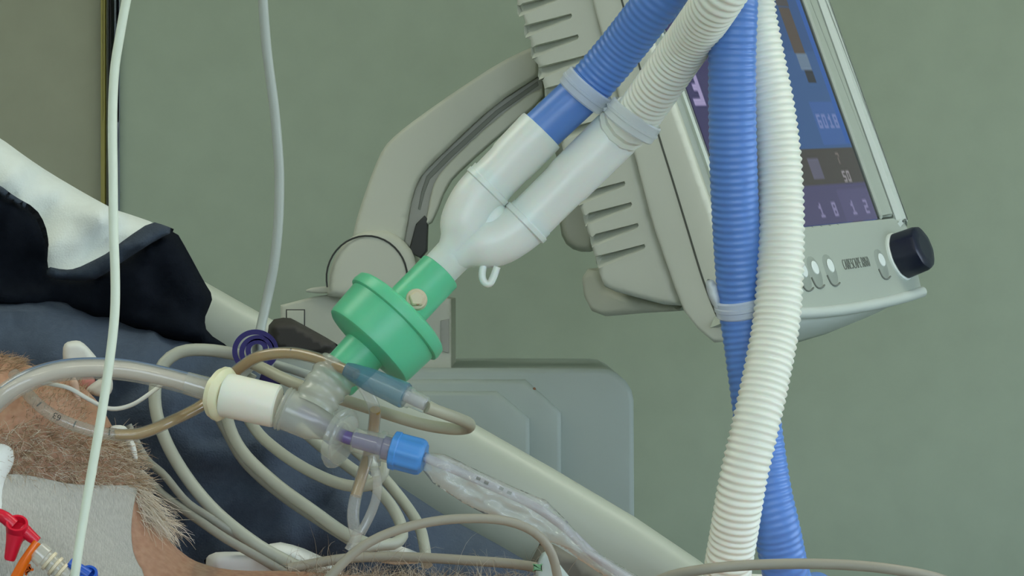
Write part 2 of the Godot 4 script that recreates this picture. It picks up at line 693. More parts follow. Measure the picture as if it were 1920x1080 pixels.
	sweep(mb, [Vector3(-0.5, 1.74, -1.62), Vector3(0.5, 1.74, -1.62)], 0.012, 16, 0.1)
	put(mb, "rail", M.steel, r)
	for s in [-0.45, 0.45]:
		mb = MB.new()
		sweep(mb, [Vector3(s, 1.74, -1.62), Vector3(s, 2.8, -1.62)], 0.01, 12, 0.2)
		put(mb, "hanger", M.steel, r)


# ---------------------------------------------------------------- ventilator: trolley and arm
func plate(called: String, parent: Node3D, m: Material, pts: Array, d: float, thick: float, rounds := 2, rim := 6.0, step := 14.0) -> MeshInstance3D:
	# bevelled plate facing the viewer, front at depth d
	var mb := MB.new()
	var bev := rim * d / F
	patch(mb, smooth_poly(pts, rounds), step,
		func(p: Vector2, e: float):
			var q := clampf(e / rim, 0.0, 1.0)
			return at(p.x, p.y, d + bev * (1.0 - sqrt(1.0 - (1.0 - q) * (1.0 - q)))),
		func(p: Vector2, _e: float):
			var a := at(p.x, p.y, d)
			return a + Vector3(0, 0, -thick), false, [], null, [rim * 0.3, rim])
	return put(mb, called, m, parent)

func make_ventilator() -> void:
	var d := 2.46
	var t := thing("ventilator_trolley", "beige ventilator trolley with curved support arm standing against the wall", "ventilator", Vector3(at(880, 0, d).x, 0, -d - 0.15))
	var mb := MB.new()
	# cabinet body down to the floor on a base
	var x0 := at(540, 0, d).x
	var x1 := at(1190, 0, d).x
	plate("cabinet", t, M.vent_pale, [[520, 690], [520, 690], [1120, 690], [1150, 694], [1182, 722], [1190, 760], [1190, 2400], [1190, 2400], [520, 2400], [520, 2400]], d, 0.34, 1, 10.0, 60.0)
	plate("front_panel", t, M.vent_pale, [[560, 712], [560, 712], [985, 712], [985, 712], [1052, 772], [1052, 772], [1054, 2300], [560, 2300]], d - 0.01, 0.012, 0, 9.0, 40.0)
	plate("panel_inset", t, M.vent_pale, [[590, 734], [590, 734], [932, 734], [932, 734], [993, 784], [993, 784], [998, 2250], [590, 2250]], d - 0.02, 0.012, 0, 9.0, 40.0)
	mb = MB.new()
	lathe(mb, at(1002, 729, d - 0.007), Vector3(0, 0, 1), [[0, 0.0014], [0.0015, 0.001]], 10)
	put(mb, "screw", M.luer_brown, t)
	mb = MB.new()
	slab(mb, Vector3(x0 - 0.05, 0.08, -d - 0.42), Vector3(x1 + 0.05, 0.22, -d + 0.02), 0.02)
	put(mb, "base", M.vent_grey, t)
	for s in [[x0, -d - 0.36], [x1, -d - 0.36], [x0, -d - 0.04], [x1, -d - 0.04]]:
		mb = MB.new()
		lathe(mb, Vector3(s[0] - 0.015, 0.045, s[1]), Vector3(1, 0, 0), [[0, 0.04], [0.004, 0.045], [0.026, 0.045], [0.03, 0.04]], 20)
		put(mb, "castor", M.vent_dark, t)
	# pedestal
	plate("pedestal", t, M.vent_beige, [[526, 572], [526, 572], [600, 553], [680, 546], [760, 548], [846, 560], [846, 560], [846, 694], [846, 694], [526, 694], [526, 694]], d + 0.01, 0.2, 1, 5.0, 16.0)
	plate("label_plate", t, M.vent_beige, [[538, 582], [570, 582], [570, 611], [538, 611]], d + 0.0085, 0.004, 0, 1.2, 8.0)
	plate("label_shadow_gap", t, M.vent_dark, [[536, 580], [572, 580], [572, 613], [536, 613]], d + 0.0095, 0.003, 0, 0.5, 8.0)  # dark plate painting the shadow gap round the label
	plate("cable_slot", t, M.vent_grey, [[826, 601], [840, 598], [842, 598], [842, 662], [840, 662], [826, 658]], d + 0.008, 0.004, 0, 1.5, 8.0)
	plate("shelf_lip", t, M.vent_beige, [[574, 541], [612, 536], [650, 536], [650, 550], [574, 550]], d + 0.004, 0.05, 1, 3.0, 10.0)
	# joint dome
	plate("joint_housing", t, M.vent_beige, [[614, 560], [614, 540], [622, 490], [650, 448], [690, 431], [735, 433], [768, 462], [780, 490], [782, 560]], d - 0.02, 0.12, 1, 12.0, 14.0)
	var arc := []
	for k in 15:
		var a := deg_to_rad(192.0 - 190.0 * k / 14.0)
		arc.append(at(688 + 76 * cos(a), 522 - 80 * sin(a), d - 0.0205))
	mb = MB.new()
	sweep(mb, arc, 0.0009, 6, 0.006)
	put(mb, "joint_seam", M.vent_dark, t)
	# arm: main beam, channel, lower lip
	var outer := [[660, 452], [666, 420], [678, 380], [700, 318], [719, 276], [745, 250], [784, 220], [855, 170], [938, 116], [992, 90], [1010, 84]]
	var inner := [[1010, 142], [1004, 146], [927, 196], [832, 285], [792, 325], [778, 352], [769, 385], [760, 440], [757, 456]]
	plate("arm_beam", t, M.vent_beige, outer + inner, d - 0.01, 0.07, 1, 8.0, 14.0)
	var ch := [[757, 456], [760, 440], [769, 385], [778, 352], [792, 325], [832, 285], [927, 196], [1004, 146], [1016, 140], [1018, 172], [1010, 176], [925, 238], [850, 306], [822, 340], [812, 380], [800, 412], [798, 460], [775, 470]]
	plate("arm_channel", t, M.vent_grey, ch, d + 0.0, 0.04, 0, 3.0, 14.0)
	plate("channel_groove", t, M.monitor_recess, [[1008, 152], [930, 207], [838, 290], [800, 330], [790, 360], [784, 392], [788, 394], [796, 362], [806, 336], [842, 300], [934, 214], [1010, 160]], d - 0.001, 0.01, 0, 1.0, 12.0)
	var lip := [[1014, 160], [930, 222], [846, 300], [816, 336], [806, 372], [800, 410], [792, 418], [800, 422], [812, 414], [838, 345], [870, 312], [940, 250], [1020, 184]]
	plate("arm_lip", t, M.vent_beige, lip, d - 0.004, 0.03, 1, 4.0, 12.0)
	plate("arm_stop", t, M.vent_dark, [[766, 472], [780, 420], [796, 404], [802, 410], [800, 470], [788, 484]], d - 0.004, 0.03, 0, 2.0, 10.0)
	# bracket holding the display
	plate("display_bracket", t, M.vent_beige, [[985, 96], [1040, 70], [1120, 200], [1120, 470], [1085, 470], [1058, 450], [1050, 400], [1060, 330], [1010, 175]], d + 0.03, 0.08, 1, 10.0, 18.0)


# ---------------------------------------------------------------- ventilator display
var mo: Vector3
var mu: Vector3
var mv: Vector3
var mn: Vector3

func mloc(u: float, v: float, n: float) -> Vector3:
	return mo + mu * u + mv * v + mn * n

# pixel -> local (u, v, n) on a plane of the display; axis 0: u = value (side), 2: n = value (front)
func mpix(px: float, py: float, axis: int, value: float) -> Vector3:
	var eye := Vector3(0, EYE, 0)
	var dir := at(px, py, 1.0) - eye
	var nrm: Vector3 = [mu, mv, mn][axis]
	var p0 := mo + nrm * value
	var t := (p0 - eye).dot(nrm) / dir.dot(nrm)
	var p := eye + dir * t - mo
	return Vector3(p.dot(mu), p.dot(mv), p.dot(mn))

func side_poly(list: Array, u: float) -> PackedVector2Array:
	var out := PackedVector2Array()
	for a in list:
		var q := mpix(a[0], a[1], 0, u)
		out.append(Vector2(q.z, q.y))
	return out

func front_poly(list: Array, n: float) -> PackedVector2Array:
	var out := PackedVector2Array()
	for a in list:
		var q := mpix(a[0], a[1], 2, n)
		out.append(Vector2(q.x, q.y))
	return out

const GLYPH := {
	"0": ["111", "101", "101", "101", "111"], "1": ["010", "110", "010", "010", "111"], "2": ["111", "001", "111", "100", "111"],
	"3": ["111", "001", "011", "001", "111"], "4": ["101", "101", "111", "001", "001"], "5": ["111", "100", "111", "001", "111"],
	"6": ["111", "100", "111", "101", "111"], "7": ["111", "001", "010", "010", "010"], "8": ["111", "101", "111", "101", "111"], ".": ["000", "000", "000", "000", "010"],
}

func draw_text(im: Image, s: String, x: int, y: int, k: int, col: Color) -> void:
	for ch in s:
		var g: Array = GLYPH[ch]
		for r in 5:
			for q in 3:
				if g[r][q] == "1":
					im.fill_rect(Rect2i(x + q * k, y + r * k, k, k), col)
		x += 4 * k

func screen_image() -> ImageTexture:
	var im := Image.create(512, 640, false, Image.FORMAT_RGB8)
	im.fill(c8(52, 78, 124))
	im.fill_rect(Rect2i(0, 340, 512, 172), c8(56, 84, 130))
	im.fill_rect(Rect2i(0, 300, 110, 212), c8(58, 54, 92))      # value field on the left
	im.fill_rect(Rect2i(110, 0, 200, 512), c8(46, 70, 118))
	im.fill_rect(Rect2i(488, 0, 16, 505), c8(46, 84, 154))
	draw_text(im, "3.2", 8, 376, 12, c8(150, 142, 180))
	# bar on the right
	im.fill_rect(Rect2i(410, 0, 44, 260), c8(72, 68, 74))
	im.fill_rect(Rect2i(412, 262, 40, 82), c8(80, 70, 68))
	im.fill_rect(Rect2i(416, 344, 40, 30), c8(98, 116, 138))
	im.fill_rect(Rect2i(426, 374, 30, 22), c8(46, 46, 58))
	im.fill_rect(Rect2i(400, 430, 88, 76), c8(58, 88, 146))
	draw_text(im, "60", 408, 452, 5, c8(104, 118, 168))
	draw_text(im, "18", 450, 452, 5, c8(104, 118, 168))
	draw_text(im, "1", 330, 400, 4, c8(120, 140, 190))
	# lower bands
	im.fill_rect(Rect2i(0, 512, 506, 66), c8(66, 62, 64))
	im.fill_rect(Rect2i(320, 528, 40, 36), c8(88, 86, 106))
	draw_text(im, "7", 430, 520, 4, c8(110, 102, 100))
	draw_text(im, "50", 430, 552, 4, c8(136, 132, 138))
	im.fill_rect(Rect2i(0, 574, 506, 66), c8(72, 68, 102))
	im.fill_rect(Rect2i(386, 584, 120, 56), c8(78, 74, 110))
	for a in [[300, "1"], [350, "8"], [420, "1"], [470, "2"]]:
		draw_text(im, a[1], a[0], 604, 5, c8(122, 118, 154))
	im.fill_rect(Rect2i(505, 0, 7, 640), c8(14, 18, 24))
	im.resize(176, 220, Image.INTERPOLATE_LANCZOS)      # the display's own soft pixels
	im.resize(704, 880, Image.INTERPOLATE_CUBIC)
	im.generate_mipmaps()
	return ImageTexture.create_from_image(im)

func make_monitor() -> void:
	mu = Vector3(0.5, 0.06, -0.866).normalized()
	var nh := Vector3(0.866, 0.0, 0.5)
	var th := deg_to_rad(19.5)
	mv = (Vector3(0, 1, 0) * cos(th) - nh * sin(th))
	mv = (mv - mu * mv.dot(mu)).normalized()
	mn = mu.cross(mv).normalized()
	if mn.z < 0:
		mn = -mn
	mo = at(1381, 437, 2.3)
	var t := thing("ventilator_display", "tilted grey ventilator touchscreen with side vents and dark rotary knob", "display", at(1300, 640, 2.36))
	# where the outlines of the front lie, in local metres
	var sr := mpix(1640, 410, 2, 0.0)       # lower right corner of the screen
	var W := sr.x
	var top := 0.36
	var mb := MB.new()
	var us := -0.027                          # u of the side face
	# front casing, extruded along u from the traced side
	var case_out := side_poly([[1334, 372], [1362, 470], [1388, 560], [1392, 612], [1372, 640], [1336, 643], [1306, 618], [1279, 584], [1262, 540], [1219, 417], [1185, 285], [1140, 120], [1080, -100], [1060, -180], [1130, -260], [1190, -60], [1274, 196]], us)
	for k in case_out.size():
		case_out[k].x = minf(case_out[k].x, -0.004)
	var wd := W * 0.62
	var bev := 0.004
	patch(mb, case_out, 0.012,
		func(p: Vector2, e: float):
			var q := clampf(e / bev, 0.0, 1.0)
			return mloc(us + bev * (1.0 - sqrt(1.0 - (1.0 - q) * (1.0 - q))), p.y, p.x),
		func(p: Vector2, _e: float): return mloc(us + wd, p.y, p.x), false, [], null, [0.0013, bev])
	box(mb, mloc(us + wd + 0.06, 0.16, -0.035), Vector3(0.085, 0.19, 0.028), 0.006, Basis(mu, mv, mn))
	put(mb, "casing", M.monitor_case, t)
	mb = MB.new()
	var seam := []
	for a in [[1150, -60], [1190, 90], [1232, 243], [1262, 340], [1290, 432], [1321, 532], [1351, 609]]:
		var q := mpix(a[0], a[1], 0, us)
		seam.append(mloc(us - 0.0002, q.y, q.z))
	sweep(mb, seam, 0.0009, 6, 0.01)
	put(mb, "casing_seam", M.seam, t)
	# rear housing with louvres
	var ur := us + 0.012
	var rear := side_poly([[1185, 285], [1219, 417], [1262, 540], [1272, 574], [1240, 572], [1200, 562], [1150, 548], [1128, 538], [1118, 512], [1104, 462], [1088, 408], [1070, 346], [1040, 246], [1012, 152], [985, 60], [960, -20], [930, -120], [1090, -110], [1140, 115]], ur)
	var slots := []
	for k in range(-12, 3):
		var x := 1183.0 + 12.5 * k
		var y := 380.0 + 39.3 * k
		slots.append(side_poly([[x, y - 1], [x + 2, y + 3], [x, y + 8], [x - 40, y + 26], [x - 86, y + 45], [x - 89, y + 38], [x - 91, y + 22]], ur))
	mb = MB.new()
	var rb := 0.006
	patch(mb, rear, 0.008,
		func(p: Vector2, e: float):
			var q := clampf(e / rb, 0.0, 1.0)
			return mloc(ur + rb * (1.0 - sqrt(1.0 - (1.0 - q) * (1.0 - q))), p.y, p.x),
		func(p: Vector2, _e: float): return mloc(ur + 0.3, p.y, p.x), false, slots,
		func(p: Vector2):
			var low := 1e9         # each louvre is a ramp that meets the surface along its lower edge
			for sl in slots:
				for k in [2, 3]:
					low = minf(low, p.distance_to(Geometry2D.get_closest_point_to_segment(p, sl[k], sl[k + 1])))
			return mloc(ur + 0.0004 + minf(1.3 * low, 0.016), p.y, p.x), [0.002, rb])
	put(mb, "rear_housing", M.monitor_case, t)
	mb = MB.new()
	var foot := side_poly([[1086, 520], [1096, 505], [1118, 510], [1130, 540], [1200, 563], [1272, 576], [1268, 584], [1200, 588], [1130, 594], [1104, 584], [1090, 556]], ur + 0.03)
	patch(mb, foot, 0.01,
		func(p: Vector2, e: float):
			var q := clampf(e / rb, 0.0, 1.0)
			return mloc(ur + 0.03 + rb * (1.0 - sqrt(1.0 - (1.0 - q) * (1.0 - q))), p.y, p.x),
		func(p: Vector2, _e: float): return mloc(ur + 0.22, p.y, p.x), false, [], null, [0.002, rb])
	put(mb, "rear_bracket", M.vent_beige, t)
	# front bezel: raised rails around the screen
	var fb := func(called: String, m: Material, list: PackedVector2Array, n: float, thick: float, r: float, step := 0.02) -> MeshInstance3D:
		var b := MB.new()
		patch(b, list, step,
			func(p: Vector2, e: float):
				var q := clampf(e / r, 0.0, 1.0)
				return mloc(p.x, p.y, n - r * (1.0 - sqrt(1.0 - (1.0 - q) * (1.0 - q)))),
			func(p: Vector2, _e: float): return mloc(p.x, p.y, n - thick), false, [], null, [r * 0.3, r])
		return put(b, called, m, t)
	var right_in := front_poly([[1508, 0], [1565, 171], [1640, 409]], 0.0)
	var xr := (right_in[0].x + right_in[1].x + right_in[2].x) / 3.0
	W = xr
	var mbs := Basis(mu, mv, mn)
	for q in [["bezel_left", M.monitor_bezel, us - 0.0015, 0.0, -0.07, 0.004, 0.0095], ["bezel_right", M.monitor_panel, W, W + 0.033, -0.001, 0.003, 0.002], ["bezel_edge", M.monitor_bezel, W + 0.032, W + 0.058, -0.012, 0.006, 0.004]]:
		mb = MB.new()
		box(mb, mloc((q[2] + q[3]) / 2.0, (top + q[4]) / 2.0, q[5] - 0.015), Vector3((q[3] - q[2]) / 2.0, (top - q[4]) / 2.0, 0.015), q[6], mbs)
		put(mb, q[0], q[1], t)
	# screen
	mb = MB.new()
	var sv := [mloc(0, 0, 0.0005), mloc(W, 0, 0.0005), mloc(W, top, 0.0005), mloc(0, top, 0.0005)]
	var su := [Vector2(0, 1), Vector2(1, 1), Vector2(1, 0.0), Vector2(0, 0.0)]
	for k in 4:
		mb.add(sv[k], su[k])
	mb.quad(0, 1, 2, 3)
	for k in 4:
		mb.add(sv[k] - mn * 0.006, su[k])
	mb.quad(7, 6, 5, 4)
	for k in 4:
		mb.quad(k, 4 + k, 4 + (k + 1) % 4, (k + 1) % 4)
	var sm := StandardMaterial3D.new()
	sm.resource_name = "screen_picture"
	sm.albedo_color = Color(0.03, 0.03, 0.04)
	sm.roughness = 0.25
	sm.emission_enabled = true
	sm.emission = Color.WHITE
	sm.emission_operator = BaseMaterial3D.EMISSION_OP_MULTIPLY
	sm.emission_texture = screen_image()
	sm.emission_energy_multiplier = 0.75
	put(mb, "screen", sm, t)
	# lower control panel with the bullnose lip
	mb = MB.new()
	var lipc := []
	var edge := PackedVector2Array([Vector2(W + 0.03, -0.001), Vector2(us + 0.006, -0.001)])
	for a in [[1400, 588], [1510, 586], [1580, 580], [1650, 568], [1700, 556], [1732, 546]]:
		var q := mpix(a[0], a[1], 2, 0.004)
		lipc.append(mloc(q.x, q.y, 0.002))
		if lipc.size() == 1:
			edge.append(Vector2(us + 0.006, q.y + 0.012))
		edge.append(Vector2(minf(q.x, W + 0.056), q.y))
	edge.append(Vector2(W + 0.056, -0.008))
	sweep(mb, lipc, 0.0052, 14, 0.01)
	put(mb, "front_lip", M.monitor_bezel, t)
	fb.call("control_panel", M.monitor_panel, edge, 0.003, 0.035, 0.002)
	# curved chin under the lip
	mb = MB.new()
	var rows := []
	for a in [[1478, 588, 1474, 640], [1510, 586, 1505, 636], [1560, 582, 1558, 626], [1620, 573, 1620, 608], [1680, 560, 1682, 584], [1728, 547, 1730, 560]]:
		var q := mpix(a[0], a[1], 2, 0.0)
		var w := mpix(a[2], a[3], 2, -0.03)
		w.x = clampf(w.x, q.x - 0.01, q.x + 0.002)
		var row := PackedVector3Array()
		for k in 7:
			var s := k / 6.0
			row.append(mloc(lerpf(q.x, w.x, s), lerpf(q.y, w.y, sin(s * PI / 2)), lerpf(0.0, -0.045, 1.0 - cos(s * PI / 2))))
		for k in 3:
			row.append(mloc(w.x, q.y + 0.005, -0.05 + 0.02 * k))
		rows.append(row)
	skin(mb, rows, true, true, true)
	put(mb, "chin", M.monitor_bezel, t)
	# buttons
	for a in [[1506, 512], [1527, 507], [1556, 503], [1652, 492]]:
		var q := mpix(a[0], a[1], 2, 0.003)
		mb = MB.new()
		var o := smooth_poly([[q.x - 0.012, q.y + 0.013], [q.x + 0.012, q.y + 0.013], [q.x + 0.012, q.y - 0.015], [q.x - 0.012, q.y - 0.015]], 2)
		patch(mb, o, 0.006,
			func(p: Vector2, e: float):
				var s := clampf(e / 0.002, 0.0, 1.0)
				return mloc(p.x, p.y, 0.0045 - 0.0015 * (1.0 - s)),
			func(p: Vector2, _e: float): return mloc(p.x, p.y, 0.002), false)
		var b := put(mb, "button", M.button_grey, t)
		mb = MB.new()
		lathe(mb, mloc(q.x, q.y + 0.002, 0.0045), mn, [[0, 0.0065], [0.0006, 0.006]], 18)
		put(mb, "symbol", M.button_print, b)
		mb = MB.new()
		sweep(mb, [mloc(q.x - 0.012, q.y - 0.006, 0.0036), mloc(q.x - 0.009, q.y - 0.0145, 0.0036), mloc(q.x, q.y - 0.0165, 0.0036), mloc(q.x + 0.009, q.y - 0.0145, 0.0036)], 0.0008, 6, 0.004)
		put(mb, "button_edge", M.ink_grey, b)
	# lettering
	var tm := TextMesh.new()
	var font := SystemFont.new()
	font.font_names = PackedStringArray(["Droid Sans"])
	tm.font = font
	tm.text = "CARESCAPE R860"
	tm.font_size = 32
	tm.pixel_size = 0.00025
	tm.depth = 0.0004
	var lt := MeshInstance3D.new()
	lt.name = "lettering"
	lt.mesh = tm
	lt.material_override = M.ink_grey
	var lp := mpix(1605, 494, 2, 0.003)
	lt.transform = Transform3D(Basis(mu * 1.0, mv * 1.6, mn), mloc(lp.x, lp.y, 0.0034) - t.position)
	t.add_child(lt)
	# knob
	var kp := mpix(1684, 482, 2, 0.003)
	mb = MB.new()
	lathe(mb, mloc(kp.x, kp.y, 0.002), mn, [[0, 0.0235], [0.003, 0.0235], [0.004, 0.022]], 40)
	put(mb, "knob_ring", M.button_print, t)
	mb = MB.new()
	lathe(mb, mloc(kp.x, kp.y, 0.005), mn, [[0, 0.0205], [0.002, 0.0222], [0.022, 0.0215], [0.025, 0.0205], [0.0265, 0.018], [0.027, 0.012]], 48, true, 9, 0.012)
	put(mb, "knob", M.knob_navy, t)


# ---------------------------------------------------------------- breathing circuit
const CORR := 0.0039

func hose(mb: MB, pts: Array, r: float, depth: float) -> void:
	var rad := func(_s: float, m: float) -> float:
		var ph := fposmod(m / CORR, 1.0)
		return r - depth + depth * (1.0 + cos(TAU * ph))
	sweep(mb, pts, rad, 30, CORR / 6.0)

func make_circuit() -> void:
	# Y-piece
	var y := thing("y_piece", "milky white plastic Y-connector joining the two breathing hoses", "connector", at(905, 480, 1.6))
	var d := 1.6
	var px := d / F
	var mb := MB.new()
	var s0 := at(806, 524, d + 0.006)
	var s1 := at(862, 466, d)
	lathe(mb, s0, s1 - s0, [[0, 34 * px], [0.0025, 35 * px], [66 * px, 36.5 * px], [74 * px, 36 * px], [84 * px, 30 * px]], 40)
	put(mb, "stem", M.y_white, y)
	# limbs blend from the stem
	mb = MB.new()
	sweep(mb, ats([[850, 478, d], [864, 448, d], [874, 410, d], [891, 376, d], [914, 349, d], [926, 335, d]]), func(s: float, _m: float): return lerpf(34, 46.5, smoothstep(0.0, 0.42, s)) * px, 36, 0.003)
	put(mb, "limb", M.y_white, y)
	mb = MB.new()
	sweep(mb, ats([[852, 476, d], [880, 464, d], [910, 457, d], [936, 451, d], [962, 436, d], [986, 418, d], [998, 406, d]]), func(s: float, _m: float): return lerpf(34, 46.5, smoothstep(0.0, 0.4, s)) * px, 36, 0.003)
	put(mb, "limb", M.y_white, y)
	mb = MB.new()   # web between the limbs
	puff(mb, smooth_poly([[868, 455], [884, 405], [920, 372], [946, 380], [958, 402], [940, 438], [900, 468]], 2), 8.0, func(_p): return d, 0.0085, 26.0)
	put(mb, "web", M.y_white, y)
	for q in [[[905, 359], [1016, 244], 45.5], [[977, 427], [1158, 248], 46.0]]:
		var a := at(q[0][0], q[0][1], d)
		var b := at(q[1][0], q[1][1], d)
		var L := a.distance_to(b)
		var r: float = q[2] * px
		mb = MB.new()
		lathe(mb, a, b - a, [[0, r * 0.98], [6 * px, r * 1.0], [9 * px, r * 1.09], [18 * px, r * 1.09], [21 * px, r * 0.98], [L * 0.45, r * 0.985], [L * 0.5, r * 1.03], [L - 4 * px, r * 1.05], [L, r * 1.02]], 44)
		put(mb, "collar", M.y_white, y)
	mb = MB.new()
	sweep(mb, ats([[907, 496, d - 0.004], [904, 516, d - 0.004], [908, 529, d - 0.004], [917, 532, d - 0.004], [924, 522, d - 0.004], [932, 500, d - 0.004]]), 7.0 * px, 12, 0.001)
	put(mb, "hook", M.y_white, y)
	# hoses
	var pb := ats([[1088, 178, 1.6], [1112, 152, 1.6], [1165, 90, 1.59], [1235, 0, 1.57], [1285, -62, 1.563], [1332, -98, 1.56], [1372, -70, 1.545], [1376, 0, 1.525], [1373, 100, 1.526], [1373, 200, 1.53], [1375, 300, 1.535], [1379, 400, 1.542], [1385, 500, 1.55], [1392, 580, 1.556], [1402, 650, 1.558], [1414, 740, 1.557], [1426, 830, 1.556], [1440, 920, 1.556], [1458, 1000, 1.56], [1474, 1076, 1.572], [1488, 1108, 1.62], [1505, 1118, 1.72], [1525, 1112, 1.88], [1530, 1112, 2.05], [1510, 1160, 2.2], [1440, 1300, 2.32], [1300, 1420, 2.4], [1170, 1450, 2.445]])
	var pw := ats([[1158, 248, 1.598], [1190, 222, 1.588], [1228, 170, 1.57], [1285, 88, 1.54], [1345, 2, 1.495], [1385, -60, 1.482], [1425, -125, 1.48], [1455, -160, 1.5], [1452, -110, 1.535], [1424, -50, 1.552], [1410, 0, 1.553], [1426, 100, 1.552], [1446, 200, 1.55], [1459, 300, 1.548], [1464, 400, 1.545], [1463, 500, 1.541], [1456, 600, 1.535], [1438, 700, 1.527], [1416, 800, 1.52], [1393, 900, 1.52], [1376, 1000, 1.53], [1364, 1074, 1.545], [1372, 1106, 1.6], [1400, 1116, 1.7], [1440, 1114, 1.86], [1450, 1108, 2.02], [1430, 1170, 2.18], [1370, 1320, 2.3], [1230, 1480, 2.39], [1110, 1540, 2.435]])
	var h := thing("breathing_hose", "blue corrugated breathing hose looping up and hanging behind the white one", "hose", at(1400, 1080, 1.6))
	mb = MB.new()
	hose(mb, pb, 0.0134, 0.00028)
	put(mb, "hose", M.hose_blue, h)
	mb = MB.new()
	var ca := at(1008, 252, 1.6)
	var cb := at(1098, 168, 1.6)
	lathe(mb, ca, cb - ca, [[0, 41 * px], [ca.distance_to(cb) - 0.002, 41.5 * px], [ca.distance_to(cb), 40 * px]], 40)
	put(mb, "cuff", M.hose_blue, h)
	h = thing("breathing_hose", "white corrugated breathing hose crossing in front of the blue one", "hose", at(1440, 1080, 1.6))
	mb = MB.new()
	hose(mb, pw, 0.0131, 0.0006)
	put(mb, "hose", M.hose_white, h)
	mb = MB.new()   # ragged end cuff of the white hose
	var wa := at(1160, 246, 1.598)
	var wb := at(1200, 207, 1.584)
	lathe(mb, wa, wb - wa, [[0, 46 * px], [0.003, 49 * px], [0.006, 46 * px], [0.009, 49 * px], [0.012, 45 * px], [0.016, 44 * px]], 36, true, 11, 0.015)
	put(mb, "cuff", M.hose_white, h)
	# clips
	var cl := thing("hose_clip", "translucent double clip holding both hoses together just above the Y-connector", "clip", at(1130, 190, 1.59))
	for q in [[[1083, 188], [1114, 151], 48.0, 1.598], [[1172, 246], [1200, 206], 51.0, 1.588]]:
		mb = MB.new()
		var a := at(q[0][0], q[0][1], q[3])
		var b := at(q[1][0], q[1][1], q[3] - 0.003)
		var L := a.distance_to(b) * 0.75
		lathe(mb, a.lerp(b, 0.12), b - a, [[0, q[2] * px], [0.001, (q[2] + 3) * px], [L * 0.4, (q[2] + 3) * px], [L * 0.42, (q[2] + 5) * px], [L * 0.55, (q[2] + 5) * px], [L * 0.57, (q[2] + 3) * px], [L - 0.001, (q[2] + 3) * px], [L, q[2] * px]], 40, false)
		put(mb, "band", M.clip_white, cl)
	mb = MB.new()
	box(mb, at(1143, 207, 1.592), Vector3(10 * px, 12 * px, 0.009), 0.0015, Basis(Vector3(0, 0, 1), deg_to_rad(52)))
	put(mb, "bridge", M.clip_white, cl)
	cl = thing("hose_clip", "translucent ring clip around the hanging blue hose beside the display casing", "clip", at(1380, 590, 1.556))
	mb = MB.new()
	var k0 := at(1392, 590, 1.556)
	var k1 := at(1386, 550, 1.553)
	lathe(mb, k0, k1 - k0, [[0, 0.0138], [0.001, 0.0148], [0.004, 0.0148], [0.0045, 0.0154], [0.0065, 0.0154], [0.007, 0.0148], [0.0095, 0.0148], [0.0105, 0.0138]], 40, false)
	put(mb, "band", M.clip_white, cl)
	mb = MB.new()
	puff(mb, smooth_poly([[1322, 522], [1342, 526], [1354, 560], [1352, 588], [1338, 576], [1326, 552]], 1), 6.0, func(_p): return 1.552, 0.004, 7.0)
	put(mb, "tab", M.clip_white, cl)


# ---------------------------------------------------------------- green filter
func make_filter() -> void:
	var t := thing("breathing_filter", "translucent green breathing filter with a round flanged body and side port", "filter", at(715, 700, 1.59))
	var axis := Vector3(-0.675, -0.71, 0.2).normalized()
	var c := at(746, 592, 1.597)             # centre of the rim
	var px := 1.6 / F
	var q := func(s: float) -> float: return s * px
	var mb := MB.new()
	lathe(mb, c - axis * q.call(118.0), axis, [[0, q.call(41)], [q.call(2), q.call(43)], [q.call(92), q.call(44)], [q.call(104), q.call(46)]], 44)
	put(mb, "upper_port", M.filter_green, t)
	mb = MB.new()
	lathe(mb, c - axis * q.call(17.0), axis, [[0, q.call(40)], [q.call(1), q.call(92)], [q.call(4), q.call(101)], [q.call(8), q.call(106)], [q.call(22), q.call(108)], [q.call(28), q.call(107)], [q.call(30), q.call(104)], [q.call(31), q.call(98)]], 64)
	put(mb, "rim", M.filter_green, t)
	mb = MB.new()
	lathe(mb, c + axis * q.call(10.0), axis, [[0, q.call(100)], [q.call(6), q.call(101)], [q.call(62), q.call(98)], [q.call(70), q.call(96)], [q.call(74), q.call(90)], [q.call(80), q.call(52)]], 64)
	put(mb, "body", M.filter_green, t)
	mb = MB.new()
	lathe(mb, c + axis * q.call(82.0), axis, [[0, q.call(50)], [q.call(4), q.call(44)], [q.call(84), q.call(41)], [q.call(88), q.call(39)]], 44)
	put(mb, "lower_port", M.filter_green, t)
	# gas sampling port
	var pc := at(781, 561, 1.5855)
	var out := Vector3(0.1, 0.12, 1).normalized()
	mb = MB.new()
	lathe(mb, pc - out * 0.004, out, [[0, 0.0068], [0.004, 0.0062], [0.0055, 0.0058]], 28)
	var port := put(mb, "sampling_port", M.luer_cream, t)
	mb = MB.new()
	lathe(mb, pc + out * 0.001, out, [[0, 0.0045], [0.0035, 0.0042], [0.0042, 0.0034]], 24, true, 5, 0.08)
	put(mb, "cap", M.luer_cream, port)
	mb = MB.new()
	lathe(mb, pc + out * 0.004 + Vector3(0.0004, -0.0026, 0), out, [[0, 0.0016], [0.0012, 0.0014]], 14)
	put(mb, "nozzle", M.luer_brown, port)


